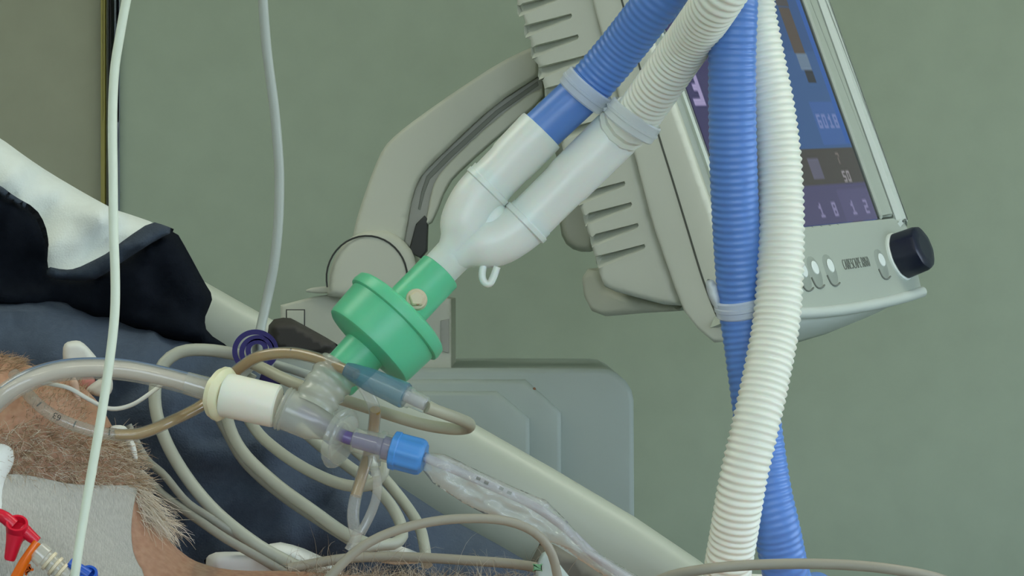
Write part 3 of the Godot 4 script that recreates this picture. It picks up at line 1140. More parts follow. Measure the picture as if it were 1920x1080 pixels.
# ---------------------------------------------------------------- tube to the patient
func make_airway() -> void:
	var px := 1.58 / F
	var mb := MB.new()
	# T connector
	var t := thing("t_connector", "clear plastic swivel T-connector under the green filter with a round flange", "connector", at(600, 820, 1.58))
	mb = MB.new()
	sweep(mb, ats([[640, 690, 1.583], [618, 716, 1.58], [600, 742, 1.577], [588, 764, 1.575]]), func(s: float, _m): return lerpf(43, 40, s) * px + 0.0006 * sin(s * 26.0), 36, 0.0012)
	put(mb, "upper_limb", M.clear_frosted, t)
	var ba := at(528, 764, 1.575)
	var bb := at(628, 806, 1.572)
	var L := ba.distance_to(bb)
	mb = MB.new()
	lathe(mb, ba, bb - ba, [[0, 40 * px], [4 * px, 43 * px], [7 * px, 39 * px], [10 * px, 43 * px], [14 * px, 39 * px], [L * 0.6, 38 * px], [L * 0.75, 30 * px], [L, 22 * px]], 40)
	put(mb, "barrel", M.clear_frosted, t)
	var fc := at(638, 822, 1.571)
	var fd := Vector3(0.86, -0.3, 0.42).normalized()
	mb = MB.new()
	lathe(mb, fc - fd * 8 * px, fd, [[0, 30 * px], [1 * px, 50 * px], [3 * px, 57 * px], [7 * px, 59 * px], [12 * px, 57 * px], [15 * px, 52 * px], [16 * px, 34 * px], [10 * px, 32 * px]], 48)
	put(mb, "flange", M.clear_plastic, t)
	mb = MB.new()
	lathe(mb, fc + fd * 4 * px, fd, [[0, 47 * px], [3 * px, 49 * px], [6 * px, 47 * px]], 48)
	put(mb, "flange_rib", M.clear_plastic, t)
	mb = MB.new()
	sweep(mb, ats([[562, 768, 1.575], [590, 786, 1.573], [622, 806, 1.571], [650, 820, 1.57], [676, 826, 1.569]]), 12.5 * px, 18, 0.003)
	put(mb, "inner_tube", M.purple_clear, t)
	# suction coupling with blue cap
	var s := thing("suction_coupling", "clear lilac suction coupling ending in a bright blue grip cap", "connector", at(740, 880, 1.57))
	var ca := at(662, 824, 1.569)
	var cb := at(800, 860, 1.562)
	var cd := (cb - ca).normalized()
	mb = MB.new()
	lathe(mb, ca, cd, [[0, 20 * px], [2 * px, 23 * px], [50 * px, 25 * px], [52 * px, 30 * px], [60 * px, 30 * px], [62 * px, 26 * px], [84 * px, 27 * px]], 36)
	put(mb, "coupling", M.clear_plastic, s)
	mb = MB.new()
	lathe(mb, ca + cd * 2 * px, cd, [[0, 15 * px], [56 * px, 17 * px], [58 * px, 22 * px], [84 * px, 22 * px]], 30)
	put(mb, "core", M.purple_clear, s)
	mb = MB.new()
	lathe(mb, ca + cd * 76 * px, cd, [[0, 32 * px], [2 * px, 35 * px], [12 * px, 36 * px], [14 * px, 34 * px], [54 * px, 34 * px], [60 * px, 32 * px], [64 * px, 26 * px]], 72, true, 9, 0.025)
	put(mb, "cap", M.cap_blue, s)
	mb = MB.new()
	lathe(mb, at(701, 852, 1.566), at(703, 884, 1.566) - at(701, 852, 1.566), [[0, 11 * px], [12 * px, 12 * px], [22 * px, 12 * px], [24 * px, 9 * px], [40 * px, 9 * px]], 20)
	put(mb, "flush_port", M.clear_plastic, s)
	# cream tube connector
	var c := thing("tube_connector", "cream white breathing tube connector with a flanged collar", "connector", at(460, 790, 1.575))
	var ka := at(404, 736, 1.58)
	var kb := at(528, 764, 1.575)
	var kd := (kb - ka).normalized()
	mb = MB.new()
	var kt := (kd + Vector3(-0.1, 0, 0.25)).normalized()
	lathe(mb, ka, kt, [[0, 30 * px], [1 * px, 44 * px], [4 * px, 50 * px], [14 * px, 51 * px], [20 * px, 47 * px], [24 * px, 40 * px]], 48, true, 3, 0.04)
	put(mb, "collar", M.cream, c)
	mb = MB.new()
	lathe(mb, ka + kd * 16 * px, kd, [[0, 41 * px], [4 * px, 42 * px], [98 * px, 41 * px], [103 * px, 40 * px], [106 * px, 36 * px]], 44)
	put(mb, "sleeve", M.cream_white, c)
	mb = MB.new()
	lathe(mb, at(433, 752, 1.5695), Vector3(-0.3, 0, 1), [[0, 0.0012], [0.0005, 0.001]], 10)
	# breathing tube in the mouth
	var e := thing("endotracheal_tube", "clear curved breathing tube arching from the mouth into the cream connector", "tube", at(150, 740, 1.59))
	var path := ats([[-110, 880, 1.60], [-75, 838, 1.57], [-40, 790, 1.555], [0, 747, 1.55], [50, 714, 1.552], [120, 694, 1.562], [215, 692, 1.573], [300, 706, 1.58], [412, 736, 1.58]])
	mb = MB.new()
	sweep(mb, path, 20.5 * px, 24, 0.003)
	put(mb, "wall", M.clear_tube, e)
	mb = MB.new()
	sweep(mb, path, 15.5 * px, 20, 0.003)
	put(mb, "bore", M.tube_bore, e)
	mb = MB.new()
	var lp := []
	for p in path:
		lp.append(p + Vector3(0.0006, 18.0 * px, 0.002))
	sweep(mb, lp, 2.6 * px, 8, 0.003)
	put(mb, "marker_line", M.xray_line, e)
	mb = MB.new()
	lathe(mb, at(348, 718, 1.58), at(412, 736, 1.58) - at(348, 718, 1.58), [[0, 21.5 * px], [60 * px, 23 * px]], 28, false)
	put(mb, "end_piece", M.clear_tube, e)
	# cuff inflation line
	mb = MB.new()
	sweep(mb, ats([[62, 716, 1.572], [95, 720, 1.574], [130, 728, 1.575], [165, 748, 1.58], [205, 766, 1.59], [245, 760, 1.6], [285, 735, 1.61], [310, 715, 1.62]]), 4.2 * px, 10, 0.002)
	tag(put(mb, "inflation_line", M.tab_white), "thin white line looping below the breathing tube", "tube")


func make_feeding_tube() -> void:
	var px := 1.58 / F
	var t := thing("feeding_tube", "brown filled feeding tube with black marks curving under the breathing tube", "tube", at(250, 830, 1.57))
	var p1 := ats([[25, 700, 1.582], [50, 736, 1.574], [78, 764, 1.568], [112, 786, 1.565], [165, 806, 1.565], [215, 815, 1.566], [262, 813, 1.57], [320, 790, 1.58], [385, 755, 1.605], [425, 712, 1.615], [450, 690, 1.61], [485, 669, 1.6], [540, 662, 1.592], [590, 671, 1.582], [640, 690, 1.57], [668, 702, 1.563]])
	var mb := MB.new()
	sweep(mb, p1, 11.5 * px, 18, 0.003)
	put(mb, "wall", M.feed_clear, t)
	mb = MB.new()
	sweep(mb, p1.slice(5), 9.8 * px, 14, 0.003)
	put(mb, "filling", M.feed_brown, t)
	# printed marks: short black ticks lying on the wall, and a number
	for a in [[73, 758, 50], [140, 795, 25], [205, 811, 8], [545, 659, 4]]:
		mb = MB.new()
		var dir := Vector3(sin(deg_to_rad(a[2])), cos(deg_to_rad(a[2])), 0)
		var c := at(a[0], a[1], 1.57 - 0.0035 if a[0] < 300 else 1.592 - 0.0036)
		box(mb, c, Vector3(1.6 * px, 6 * px, 0.0003), 0.0001, Basis(Vector3(dir.y, -dir.x, 0), dir, Vector3(0, 0, 1)))
		put(mb, "mark", M.ink_black, t)
	var tm := TextMesh.new()
	var font := SystemFont.new()
	font.font_names = PackedStringArray(["Droid Sans"])
	tm.font = font
	tm.text = "63"
	tm.font_size = 32
	tm.pixel_size = 0.00014
	tm.depth = 0.0003
	var lt := MeshInstance3D.new()
	lt.name = "number"
	lt.mesh = tm
	lt.material_override = M.ink_black
	lt.transform = Transform3D(Basis(Vector3(0, 0, 1), deg_to_rad(-27.0)) * Basis(Vector3(0, 0, 1), PI), at(107, 781, 1.5608) - t.position)
	t.add_child(lt)
	# teal sleeve and luer
	var s := thing("feeding_adapter", "translucent teal tube adapter with a clear luer end below the green filter", "connector", at(720, 750, 1.56))
	mb = MB.new()
	var a := at(648, 692, 1.566)
	var b := at(764, 744, 1.556)
	var dd := (b - a).normalized()
	lathe(mb, a, dd, [[0, 13 * px], [10 * px, 16 * px], [50 * px, 22 * px], [100 * px, 24 * px], [124 * px, 25 * px], [128 * px, 23 * px]], 32)
	put(mb, "sleeve", M.sleeve_teal, s)
	mb = MB.new()
	lathe(mb, a + dd * 126 * px, dd, [[0, 20 * px], [12 * px, 20 * px], [13 * px, 17 * px], [44 * px, 16 * px], [46 * px, 14 * px]], 28)
	put(mb, "luer", M.clear_plastic, s)
	mb = MB.new()
	lathe(mb, a + dd * 122 * px, dd, [[0, 11 * px], [46 * px, 11 * px]], 20)
	put(mb, "core", M.catheter_lilac, s)
	# drain line doubling back
	mb = MB.new()
	sweep(mb, ats([[800, 764, 1.553], [835, 776, 1.56], [862, 786, 1.575], [880, 795, 1.592], [874, 803, 1.605], [845, 804, 1.61], [790, 795, 1.615], [720, 774, 1.62], [650, 752, 1.625], [600, 736, 1.63], [545, 716, 1.64], [500, 694, 1.655], [470, 680, 1.67]]), 11.5 * px, 18, 0.003)
	tag(put(mb, "drain_line", M.tube_olive), "olive grey line from the clear luer doubling back behind the filter", "tube")


func make_suction() -> void:
	var px := 1.56 / F
	var t := thing("suction_catheter", "suction catheter inside a crinkled clear plastic sleeve trailing from the blue cap", "catheter", at(1000, 1000, 1.54))
	var cr := FastNoiseLite.new()
	cr.seed = 9
	cr.frequency = 0.035
	cr.fractal_octaves = 2
	var film := [[796, 848], [812, 849], [835, 852], [900, 884], [970, 916], [1024, 938], [1036, 950], [1062, 976], [1110, 1030], [1180, 1070], [1260, 1120], [1200, 1130], [1150, 1092], [1100, 1058], [1045, 1024], [1000, 1002], [940, 980], [870, 944], [812, 906], [793, 882]]
	var mb := MB.new()
	puff(mb, poly_of(film), 5.0, func(p: Vector2): return 1.558 - (p.x - 800) * 0.00009 + 0.009 * absf(cr.get_noise_2d((p.x * 0.88 + p.y * 0.47) * 0.22, (p.y * 0.88 - p.x * 0.47) * 0.9)) + 0.003 * cr.get_noise_2d((p.x * 0.88 + p.y * 0.47) * 0.55 + 200, (p.y * 0.88 - p.x * 0.47) * 0.7), 0.0075, 26.0)
	put(mb, "film_sleeve", M.clear_film, t)
	mb = MB.new()
	sweep(mb, ats([[792, 856, 1.561], [850, 880, 1.557], [930, 915, 1.55], [1000, 948, 1.544], [1060, 990, 1.538], [1120, 1046, 1.532], [1200, 1098, 1.525], [1280, 1150, 1.52]]), 8.5 * px, 16, 0.004)
	var k := put(mb, "catheter", M.catheter_lilac, t)
	for a in [[897, 897, 0], [912, 905, 0], [940, 916, 0], [955, 924, 0]]:
		mb = MB.new()
		box(mb, at(a[0], a[1], 1.5448), Vector3(4.5 * px, 3.2 * px, 0.0003), 0.0001, Basis(Vector3(0, 0, 1), deg_to_rad(-24)))
		put(mb, "print_mark", M.ink_grey, k)
	# forked flush line
	var f := thing("flush_line", "forked clear flush line with amber fluid hanging behind the suction coupling", "tube", at(680, 1010, 1.58))
	mb = MB.new()
	sweep(mb, ats([[676, 716, 1.574], [690, 738, 1.578], [702, 766, 1.582], [701, 800, 1.59], [694, 840, 1.588], [680, 888, 1.58], [666, 935, 1.575], [662, 975, 1.572], [668, 1003, 1.57]]), 11.5 * px, 16, 0.003)
	put(mb, "branch", M.clear_tube, f)
	mb = MB.new()
	sweep(mb, ats([[704, 768, 1.582], [701, 800, 1.59], [694, 840, 1.588], [680, 888, 1.58], [667, 930, 1.5755]]), 10.3 * px, 14, 0.003)
	put(mb, "amber_fluid", M.feed_brown, f)
	mb = MB.new()
	sweep(mb, ats([[704, 880, 1.566], [708, 905, 1.568], [705, 935, 1.57], [692, 970, 1.571], [676, 1000, 1.57]]), 9.0 * px, 16, 0.003)
	put(mb, "branch", M.clear_tube, f)
	mb = MB.new()
	sweep(mb, ats([[672, 995, 1.57], [664, 1015, 1.57], [655, 1032, 1.57]]), 10.0 * px, 16, 0.002)
	put(mb, "fork", M.clear_tube, f)


# ---------------------------------------------------------------- cables
func cable(called: String, m: Material, pts: Array, width: float, d: float, label: String, category := "cable", group := "") -> MeshInstance3D:
	var mb := MB.new()
	sweep(mb, ats(pts), width * 0.5 * d / F, 16, 0.006)
	var o := put(mb, called, m)
	tag(o, label, category, group)
	return o

func make_cables() -> void:
	cable("hanging_cable", M.cable_white, [[330, -900, 1.5], [300, -400, 1.47], [262, -110, 1.45], [237, 0, 1.45], [226, 60, 1.45], [215, 130, 1.45], [211, 220, 1.45], [212, 330, 1.45], [213, 430, 1.45], [216, 520, 1.45], [215, 590, 1.45], [205, 680, 1.45], [190, 780, 1.45], [171, 890, 1.45], [152, 1000, 1.45], [140, 1080, 1.45], [120, 1200, 1.46], [60, 1330, 1.48]], 18.0, 1.45, "thin white line hanging in front of the pillow and the patient's chin")
	cable("hanging_cable", M.cable_silver, [[470, -900, 1.66], [478, -500, 1.7], [486, -150, 1.74], [493, 0, 1.74], [501, 100, 1.74], [514, 200, 1.74], [522, 290, 1.74], [524, 350, 1.74], [521, 430, 1.74], [513, 500, 1.74], [501, 560, 1.74], [489, 615, 1.735], [482, 650, 1.73], [484, 680, 1.735]], 18.5, 1.74, "silver grey cable hanging down into the navy cable tie")
	var g := "sensor cable loops on the navy pillow"
	cable("sensor_cable", M.cable_grey, [[484, 676, 1.742], [440, 664, 1.742], [385, 656, 1.738], [335, 661, 1.73], [303, 688, 1.725], [290, 740, 1.72], [302, 805, 1.71], [340, 880, 1.70], [400, 955, 1.69], [480, 1020, 1.68], [540, 1054, 1.68], [610, 1092, 1.685]], 24.0, 1.71, "grey sensor cable making the widest arch, left of all its loops", "cable", g)
	cable("sensor_cable", M.cable_grey, [[470, 684, 1.735], [440, 715, 1.735], [424, 770, 1.73], [450, 840, 1.72], [515, 905, 1.71], [590, 960, 1.70], [650, 1002, 1.69], [700, 1024, 1.68]], 23.0, 1.71, "grey sensor cable running under the cream connector to the forked clear line", "cable", g)
	cable("sensor_cable", M.cable_dim, [[398, 765, 1.745], [420, 805, 1.742], [455, 865, 1.735], [520, 925, 1.725], [600, 980, 1.71], [655, 1015, 1.70]], 15.0, 1.73, "thinner dim cable lying along the sensor cable under the cream connector", "cable", g)
	cable("sensor_cable", M.cable_grey, [[472, 700, 1.745], [452, 740, 1.745], [475, 800, 1.735], [525, 848, 1.72], [590, 888, 1.71], [650, 910, 1.70], [697, 908, 1.69], [719, 885, 1.69], [714, 852, 1.70], [690, 826, 1.71], [640, 800, 1.73]], 22.0, 1.71, "grey sensor cable looping back up beside the flush port", "cable", g)
	cable("sensor_cable", M.cable_grey, [[560, 800, 1.76], [600, 835, 1.755], [650, 872, 1.745], [700, 910, 1.73], [738, 955, 1.715], [755, 1000, 1.70], [742, 1018, 1.69], [705, 1022, 1.68], [665, 1030, 1.67]], 22.0, 1.73, "grey sensor cable hooking round at the chest, inner of the two bends", "cable", g)
	cable("sensor_cable", M.cable_grey, [[600, 790, 1.775], [650, 830, 1.77], [705, 880, 1.755], [752, 935, 1.74], [785, 985, 1.72], [796, 1025, 1.70], [800, 1060, 1.69]], 21.0, 1.74, "grey sensor cable dropping steeply to the chest, outer of the two bends", "cable", g)
	cable("sensor_cable", M.cable_silver, [[518, 684, 1.75], [545, 692, 1.745], [575, 702, 1.74], [640, 722, 1.74]], 17.0, 1.745, "short pale cable end lying right of the navy tie", "cable", g)
	var g2 := "thin leads beside the beard"
	cable("lead_wire", M.cable_dim, [[240, 797, 1.70], [256, 830, 1.70], [275, 862, 1.70], [307, 890, 1.69], [351, 942, 1.68], [396, 972, 1.675], [462, 1020, 1.69], [500, 1046, 1.69]], 15.0, 1.68, "thin grey lead starting at the white tape, upper of the pair", "cable", g2)
	cable("lead_wire", M.cable_dim, [[255, 880, 1.69], [282, 905, 1.69], [309, 931, 1.685], [365, 970, 1.675], [420, 1008, 1.668], [476, 1040, 1.668], [560, 1090, 1.68]], 17.0, 1.68, "thin grey lead behind the beard tip, lower of the pair", "cable", g2)
	cable("chest_cable", M.cable_taupe, [[540, 1066, 1.625], [640, 1048, 1.63], [720, 1044, 1.635], [800, 1046, 1.635], [880, 1051, 1.635], [960, 1057, 1.635], [1015, 1066, 1.63], [1050, 1078, 1.63]], 19.0, 1.63, "taupe cable lying along the hairy chest")
	cable("arching_cable", M.cable_taupe, [[575, 1130, 1.45], [622, 1078, 1.45], [672, 1030, 1.452], [730, 999, 1.455], [810, 978, 1.46], [890, 972, 1.465], [955, 978, 1.47], [1005, 1000, 1.475], [1033, 1035, 1.48], [1046, 1085, 1.485], [1050, 1130, 1.49]], 18.0, 1.46, "grey cable arching over the chest in front of the sleeve")
	cable("foreground_cable", M.cable_taupe, [[1120, 1150, 1.38], [1240, 1086, 1.36], [1310, 1069, 1.35], [1400, 1060, 1.35], [1500, 1057, 1.35], [1600, 1060, 1.35], [1690, 1070, 1.35], [1770, 1088, 1.36], [1880, 1140, 1.38]], 20.0, 1.35, "grey cable arching along the bottom edge in front of the hoses")
	# navy hook and loop tie
	var t := thing("cable_tie", "rolled navy hook-and-loop cable tie round the silver cable", "cable tie", at(482, 700, 1.73))
	var mb := MB.new()
	var rows := []
	var n := 130
	for k in n + 1:
		var s := float(k) / n
		var a := -0.6 + s * TAU * 2.7
		var r := lerpf(13.0, 42.0, s) + (2.0 * sin(a * 1.3))
		var c := Vector2(483 + r * cos(a) * 1.0, 657 - r * sin(a) * 0.92)
		var dir := Vector2(cos(a), -sin(a))
		var w := 4.9
		var o := c + dir * w
		var i := c - dir * w
		rows.append(PackedVector3Array([at(o.x, o.y, 1.70), at(i.x, i.y, 1.70), at(i.x, i.y, 1.722), at(o.x, o.y, 1.722)]))
	for r2 in rows.size() - 1:
		for j in 4:
			var j2 := (j + 1) % 4
			mb.quad(mb.add(rows[r2][j]), mb.add(rows[r2][j2]), mb.add(rows[r2 + 1][j2]), mb.add(rows[r2 + 1][j]))
	put(mb, "coil", M.hook_navy, t)
	mb = MB.new()
	puff(mb, poly_of([[492, 694], [522, 700], [528, 720], [500, 722], [486, 712]]), 8.0, func(_p): return 1.735, 0.002, 4.0)
	put(mb, "tail", M.hook_navy, t)


# ---------------------------------------------------------------- bed, pillow and cloths
func make_bed() -> void:
	var t := thing("hospital_bed", "hospital bed with a sloping cream plastic side rail behind the cables", "bed", Vector3(0.1, 0, -1.7))
	var d := 1.98
	var mb := MB.new()
	# side rail: rounded section swept along the slope
	var up := [[300, 482], [385, 529], [515, 602], [700, 696], [880, 789], [1040, 880], [1190, 969], [1310, 1050], [1420, 1135], [1560, 1260]]
	var rows := []
	for a in up:
		var row := PackedVector3Array()
		var hgt: float = 255.0
		if a[0] > 1100:
			hgt = 255.0 - (a[0] - 1100) * 0.1
		for k in 28:
			var an := TAU * k / 28.0
			var cy := signf(sin(an)) * pow(absf(sin(an)), 0.75)
			var cz := signf(cos(an)) * pow(absf(cos(an)), 0.5)
			row.append(at(a[0] + 30 * (1.0 - cy) * 0.5, a[1] + hgt * 0.5 * (1.0 - cy), d - 0.03 * cz))
		rows.append(row)
	skin(mb, rows, true, true, true)
	put(mb, "side_rail", M.bed_plastic, t)
	mb = MB.new()
	puff(mb, smooth_poly([[505, 600], [540, 594], [560, 604], [625, 640], [640, 652], [600, 672], [520, 668], [500, 640]], 1), 10.0, func(p: Vector2): return 1.935, 0.012, 8.0)
	put(mb, "rubber_grip", M.rubber_black, t)
	mb = MB.new()
	puff(mb, smooth_poly([[1000, 1010], [1060, 1022], [1110, 1050], [1190, 1110], [1160, 1180], [980, 1180]], 1), 14.0, func(p: Vector2): return 1.9, 0.012, 10.0)
	put(mb, "rail_pad", M.bed_under, t)
	mb = MB.new()
	slab(mb, Vector3(-0.95, 0.45, -2.03), Vector3(1.2, 0.6, -1.15), 0.02)
	put(mb, "frame", M.bed_frame, t)
	for s in [[-0.8, -1.95], [1.05, -1.95], [-0.8, -1.25], [1.05, -1.25]]:
		mb = MB.new()
		sweep(mb, [Vector3(s[0], 0.46, s[1]), Vector3(s[0], 0.08, s[1])], 0.03, 14, 0.1)
		put(mb, "leg", M.bed_frame, t)
		mb = MB.new()
		lathe(mb, Vector3(s[0] - 0.02, 0.06, s[1]), Vector3(1, 0, 0), [[0, 0.05], [0.005, 0.06], [0.035, 0.06], [0.04, 0.05]], 20)
		put(mb, "castor", M.vent_dark, t)
	mb = MB.new()
	slab(mb, Vector3(-0.93, 0.6, -2.0), Vector3(1.18, 0.79, -1.18), 0.03)
	tag(put(mb, "mattress", M.mattress_blue), "dark blue mattress under the patient", "mattress")
	mb = MB.new()
	slab(mb, Vector3(0.22, 0.79, -1.96), Vector3(1.16, 0.97, -1.22), 0.07)
	tag(put(mb, "blanket", M.blanket_white), "white blanket over the patient's lower body", "blanket")
	# white sheet over the raised backrest
	var fold := FastNoiseLite.new()
	fold.seed = 4
	fold.frequency = 0.006
	fold.fractal_octaves = 3
	mb = MB.new()
	puff(mb, smooth_poly([[-260, 100], [-120, 186], [0, 258], [50, 295], [95, 325], [165, 366], [215, 393], [250, 404], [290, 418], [340, 446], [330, 520], [280, 620], [100, 660], [-260, 640]], 1), 20.0, func(p: Vector2): return 1.945 + 0.035 * fold.get_noise_2d(p.x + p.y * 0.7, p.y * 0.6 + 50), 0.035, 60.0)
	tag(put(mb, "white_sheet", M.sheet_white), "white bed sheet bunched over the raised backrest at upper left", "sheet")
	# near black drape with a navy hem
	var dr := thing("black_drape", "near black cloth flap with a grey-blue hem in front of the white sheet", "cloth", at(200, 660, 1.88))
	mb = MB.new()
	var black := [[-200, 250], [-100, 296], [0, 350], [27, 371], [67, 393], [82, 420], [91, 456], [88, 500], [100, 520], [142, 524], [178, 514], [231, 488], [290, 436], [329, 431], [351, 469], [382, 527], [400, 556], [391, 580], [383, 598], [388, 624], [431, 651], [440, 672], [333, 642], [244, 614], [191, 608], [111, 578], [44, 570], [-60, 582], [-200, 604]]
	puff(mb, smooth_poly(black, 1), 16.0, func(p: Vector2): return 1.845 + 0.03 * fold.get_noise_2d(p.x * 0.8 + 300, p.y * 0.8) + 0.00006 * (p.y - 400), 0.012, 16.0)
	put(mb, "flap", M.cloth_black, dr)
	mb = MB.new()
	var hem := [[86, 499], [120, 506], [142, 504], [178, 487], [204, 473], [236, 447], [284, 415], [308, 422], [332, 432], [300, 446], [231, 490], [200, 512], [173, 527], [120, 526], [88, 520]]
	puff(mb, smooth_poly(hem, 1), 8.0, func(p: Vector2): return 1.825 + 0.03 * fold.get_noise_2d(p.x * 0.8 + 300, p.y * 0.8) + 0.00006 * (p.y - 400), 0.006, 9.0)
	put(mb, "hem", M.cloth_hem, dr)
	mb = MB.new()
	var hem2 := [[-200, 244], [-100, 290], [0, 347], [27, 368], [67, 390], [85, 420], [92, 456], [89, 470], [80, 440], [64, 400], [22, 378], [0, 364], [-100, 308], [-200, 260]]
	puff(mb, smooth_poly(hem2, 1), 8.0, func(p: Vector2): return 1.828 + 0.03 * fold.get_noise_2d(p.x * 0.8 + 300, p.y * 0.8) + 0.00006 * (p.y - 400), 0.005, 7.0)
	put(mb, "hem", M.cloth_hem, dr)
	# navy pillow
	mb = MB.new()
	var pil := [[-420, 640], [-200, 585], [-60, 560], [44, 549], [111, 557], [191, 588], [244, 594], [333, 624], [427, 662], [520, 724], [620, 822], [744, 908], [842, 972], [915, 1010], [1001, 1060], [1060, 1130], [1000, 1260], [600, 1320], [0, 1420], [-420, 1380]]
	puff(mb, smooth_poly(pil, 1), 24.0, func(p: Vector2): return 1.86 + 0.018 * fold.get_noise_2d(p.x * 1.2 + 700, p.y * 0.9 + 90) + 0.012 * fold.get_noise_2d(p.x * 0.5 + p.y * 2.0, p.y * 0.4), 0.075, 150.0)
	tag(put(mb, "navy_pillow", M.cloth_navy), "large navy blue pillow behind the patient's head under the looped cables", "pillow")
	# white cloth peeking between chest and pillow
	mb = MB.new()
	puff(mb, smooth_poly([[378, 1056], [396, 1036], [430, 1034], [480, 1036], [515, 1014], [560, 1024], [600, 1042], [640, 1060], [640, 1110], [420, 1110]], 1), 12.0, func(p: Vector2): return 1.70, 0.012, 14.0)
	tag(put(mb, "white_towel", M.tape_white), "strip of white towel tucked between the chest and the navy pillow", "towel")
	mb = MB.new()
	puff(mb, smooth_poly([[728, 1018], [760, 1026], [792, 1040], [800, 1056], [720, 1060], [700, 1040]], 1), 9.0, func(p: Vector2): return 1.71, 0.005, 8.0)
	tag(put(mb, "paper_tissue", M.tape_white), "small white tissue edge beside the bent sensor cable", "tissue")


# ---------------------------------------------------------------- patient
var prims := []

func cap(a: Array, ra: float, b: Array, rb: float, k := 0.02) -> void:
	prims.append([at(a[0], a[1], a[2]), at(b[0], b[1], b[2]), ra, rb, k])

func field(p: Vector3) -> float:
	var d := 1e9
	for q in prims:
		var a: Vector3 = q[0]
		var ab: Vector3 = q[1] - a
		var l2 := ab.length_squared()
		var t := clampf((p - a).dot(ab) / l2, 0.0, 1.0) if l2 > 1e-9 else 0.0
		var s: float = (p - a - ab * t).length() - lerpf(q[2], q[3], t)
		var k: float = q[4]
		var h := maxf(k - absf(d - s), 0.0) / k
		d = minf(d, s) - h * h * k * 0.25
	return d

func grad(p: Vector3) -> Vector3:
	var e := 0.001
	return Vector3(field(p + Vector3(e, 0, 0)) - field(p - Vector3(e, 0, 0)), field(p + Vector3(0, e, 0)) - field(p - Vector3(0, e, 0)), field(p + Vector3(0, 0, e)) - field(p - Vector3(0, 0, e))).normalized()

func nets(mb: MB, lo: Vector3, hi: Vector3, cell: float) -> void:
	var nx := int((hi.x - lo.x) / cell) + 2
	var ny := int((hi.y - lo.y) / cell) + 2
	var nz := int((hi.z - lo.z) / cell) + 2
	var f := PackedFloat32Array()
	f.resize(nx * ny * nz)
	# sample coarsely first and fill only blocks near the surface
	f.fill(1.0)
	var B := 4
	for bz in range(0, nz, B):
		for by in range(0, ny, B):
			for bx in range(0, nx, B):
				var c := lo + Vector3(bx + B * 0.5, by + B * 0.5, bz + B * 0.5) * cell
				var s := field(c)
				var far := absf(s) > cell * B * 1.1 + 0.01
				for z in range(bz, mini(bz + B, nz)):
					for y in range(by, mini(by + B, ny)):
						for x in range(bx, mini(bx + B, nx)):
							f[(z * ny + y) * nx + x] = s if far else field(lo + Vector3(x, y, z) * cell)
	var idx := {}
	for z in nz - 1:
		for y in ny - 1:
			for x in nx - 1:
				var o := (z * ny + y) * nx + x
				var c := [f[o], f[o + 1], f[o + nx], f[o + nx + 1], f[o + nx * ny], f[o + nx * ny + 1], f[o + nx * ny + nx], f[o + nx * ny + nx + 1]]
				var inside := 0
				for v in c:
					if v < 0.0:
						inside += 1
				if inside == 0 or inside == 8:
					continue
				var sum := Vector3.ZERO
				var m := 0
				for e in [[0, 1], [2, 3], [4, 5], [6, 7], [0, 2], [1, 3], [4, 6], [5, 7], [0, 4], [1, 5], [2, 6], [3, 7]]:
					var a: float = c[e[0]]
					var b: float = c[e[1]]
					if (a < 0.0) != (b < 0.0):
						var t := a / (a - b)
						var pa := Vector3(e[0] & 1, (e[0] >> 1) & 1, (e[0] >> 2) & 1)
						var pb := Vector3(e[1] & 1, (e[1] >> 1) & 1, (e[1] >> 2) & 1)
						sum += pa.lerp(pb, t)
						m += 1
				idx[o] = mb.add(lo + (Vector3(x, y, z) + sum / m) * cell)
	var sx := 1
	var sy := nx
	var sz := nx * ny
	for z in range(1, nz - 1):
		for y in range(1, ny - 1):
			for x in range(1, nx - 1):
				var o := (z * ny + y) * nx + x
				for ax in [[sx, sy, sz], [sy, sz, sx], [sz, sx, sy]]:
					var a := f[o] < 0.0
					var b := f[o + ax[0]] < 0.0
					if a == b:
						continue
					var q := [o - ax[1] - ax[2], o - ax[2], o, o - ax[1]]
					if not (idx.has(q[0]) and idx.has(q[1]) and idx.has(q[2]) and idx.has(q[3])):
						continue
					if a:
						mb.quad(idx[q[0]], idx[q[1]], idx[q[2]], idx[q[3]])
					else:
						mb.quad(idx[q[0]], idx[q[3]], idx[q[2]], idx[q[1]])

func project(p: Vector3) -> Vector2:
	return Vector2(960.0 + p.x / -p.z * F, 540.0 - (p.y - EYE) / -p.z * F)

func strand(mb: MB, root: Vector3, dir: Vector3, len_: float, r: float, curl: float, droop: Vector3, col: Color, segs := 4) -> void:
	var p := root
	var d := dir.normalized()
	var side := d.cross(Vector3(rng.randfn(), rng.randfn(), rng.randfn())).normalized()
	var prev := -1
	for k in segs + 1:
		var w := r * (1.0 - 0.75 * k / segs)
		var u := d.cross(side).normalized()
		var b := mb.v.size()
		for j in 3:
			var a := TAU * j / 3.0
			mb.add(p + (side * cos(a) + u * sin(a)) * w, Vector2.ZERO, col)
		if prev >= 0:
			for j in 3:
				var j2 := (j + 1) % 3
				mb.quad(prev + j, prev + j2, b + j2, b + j)
		prev = b
		p += d * len_ / segs
		d = (d + droop * (1.0 / segs) + side * curl / segs + Vector3(rng.randfn(), rng.randfn(), rng.randfn()) * 0.09).normalized()
		side = (side - d * side.dot(d)).normalized()

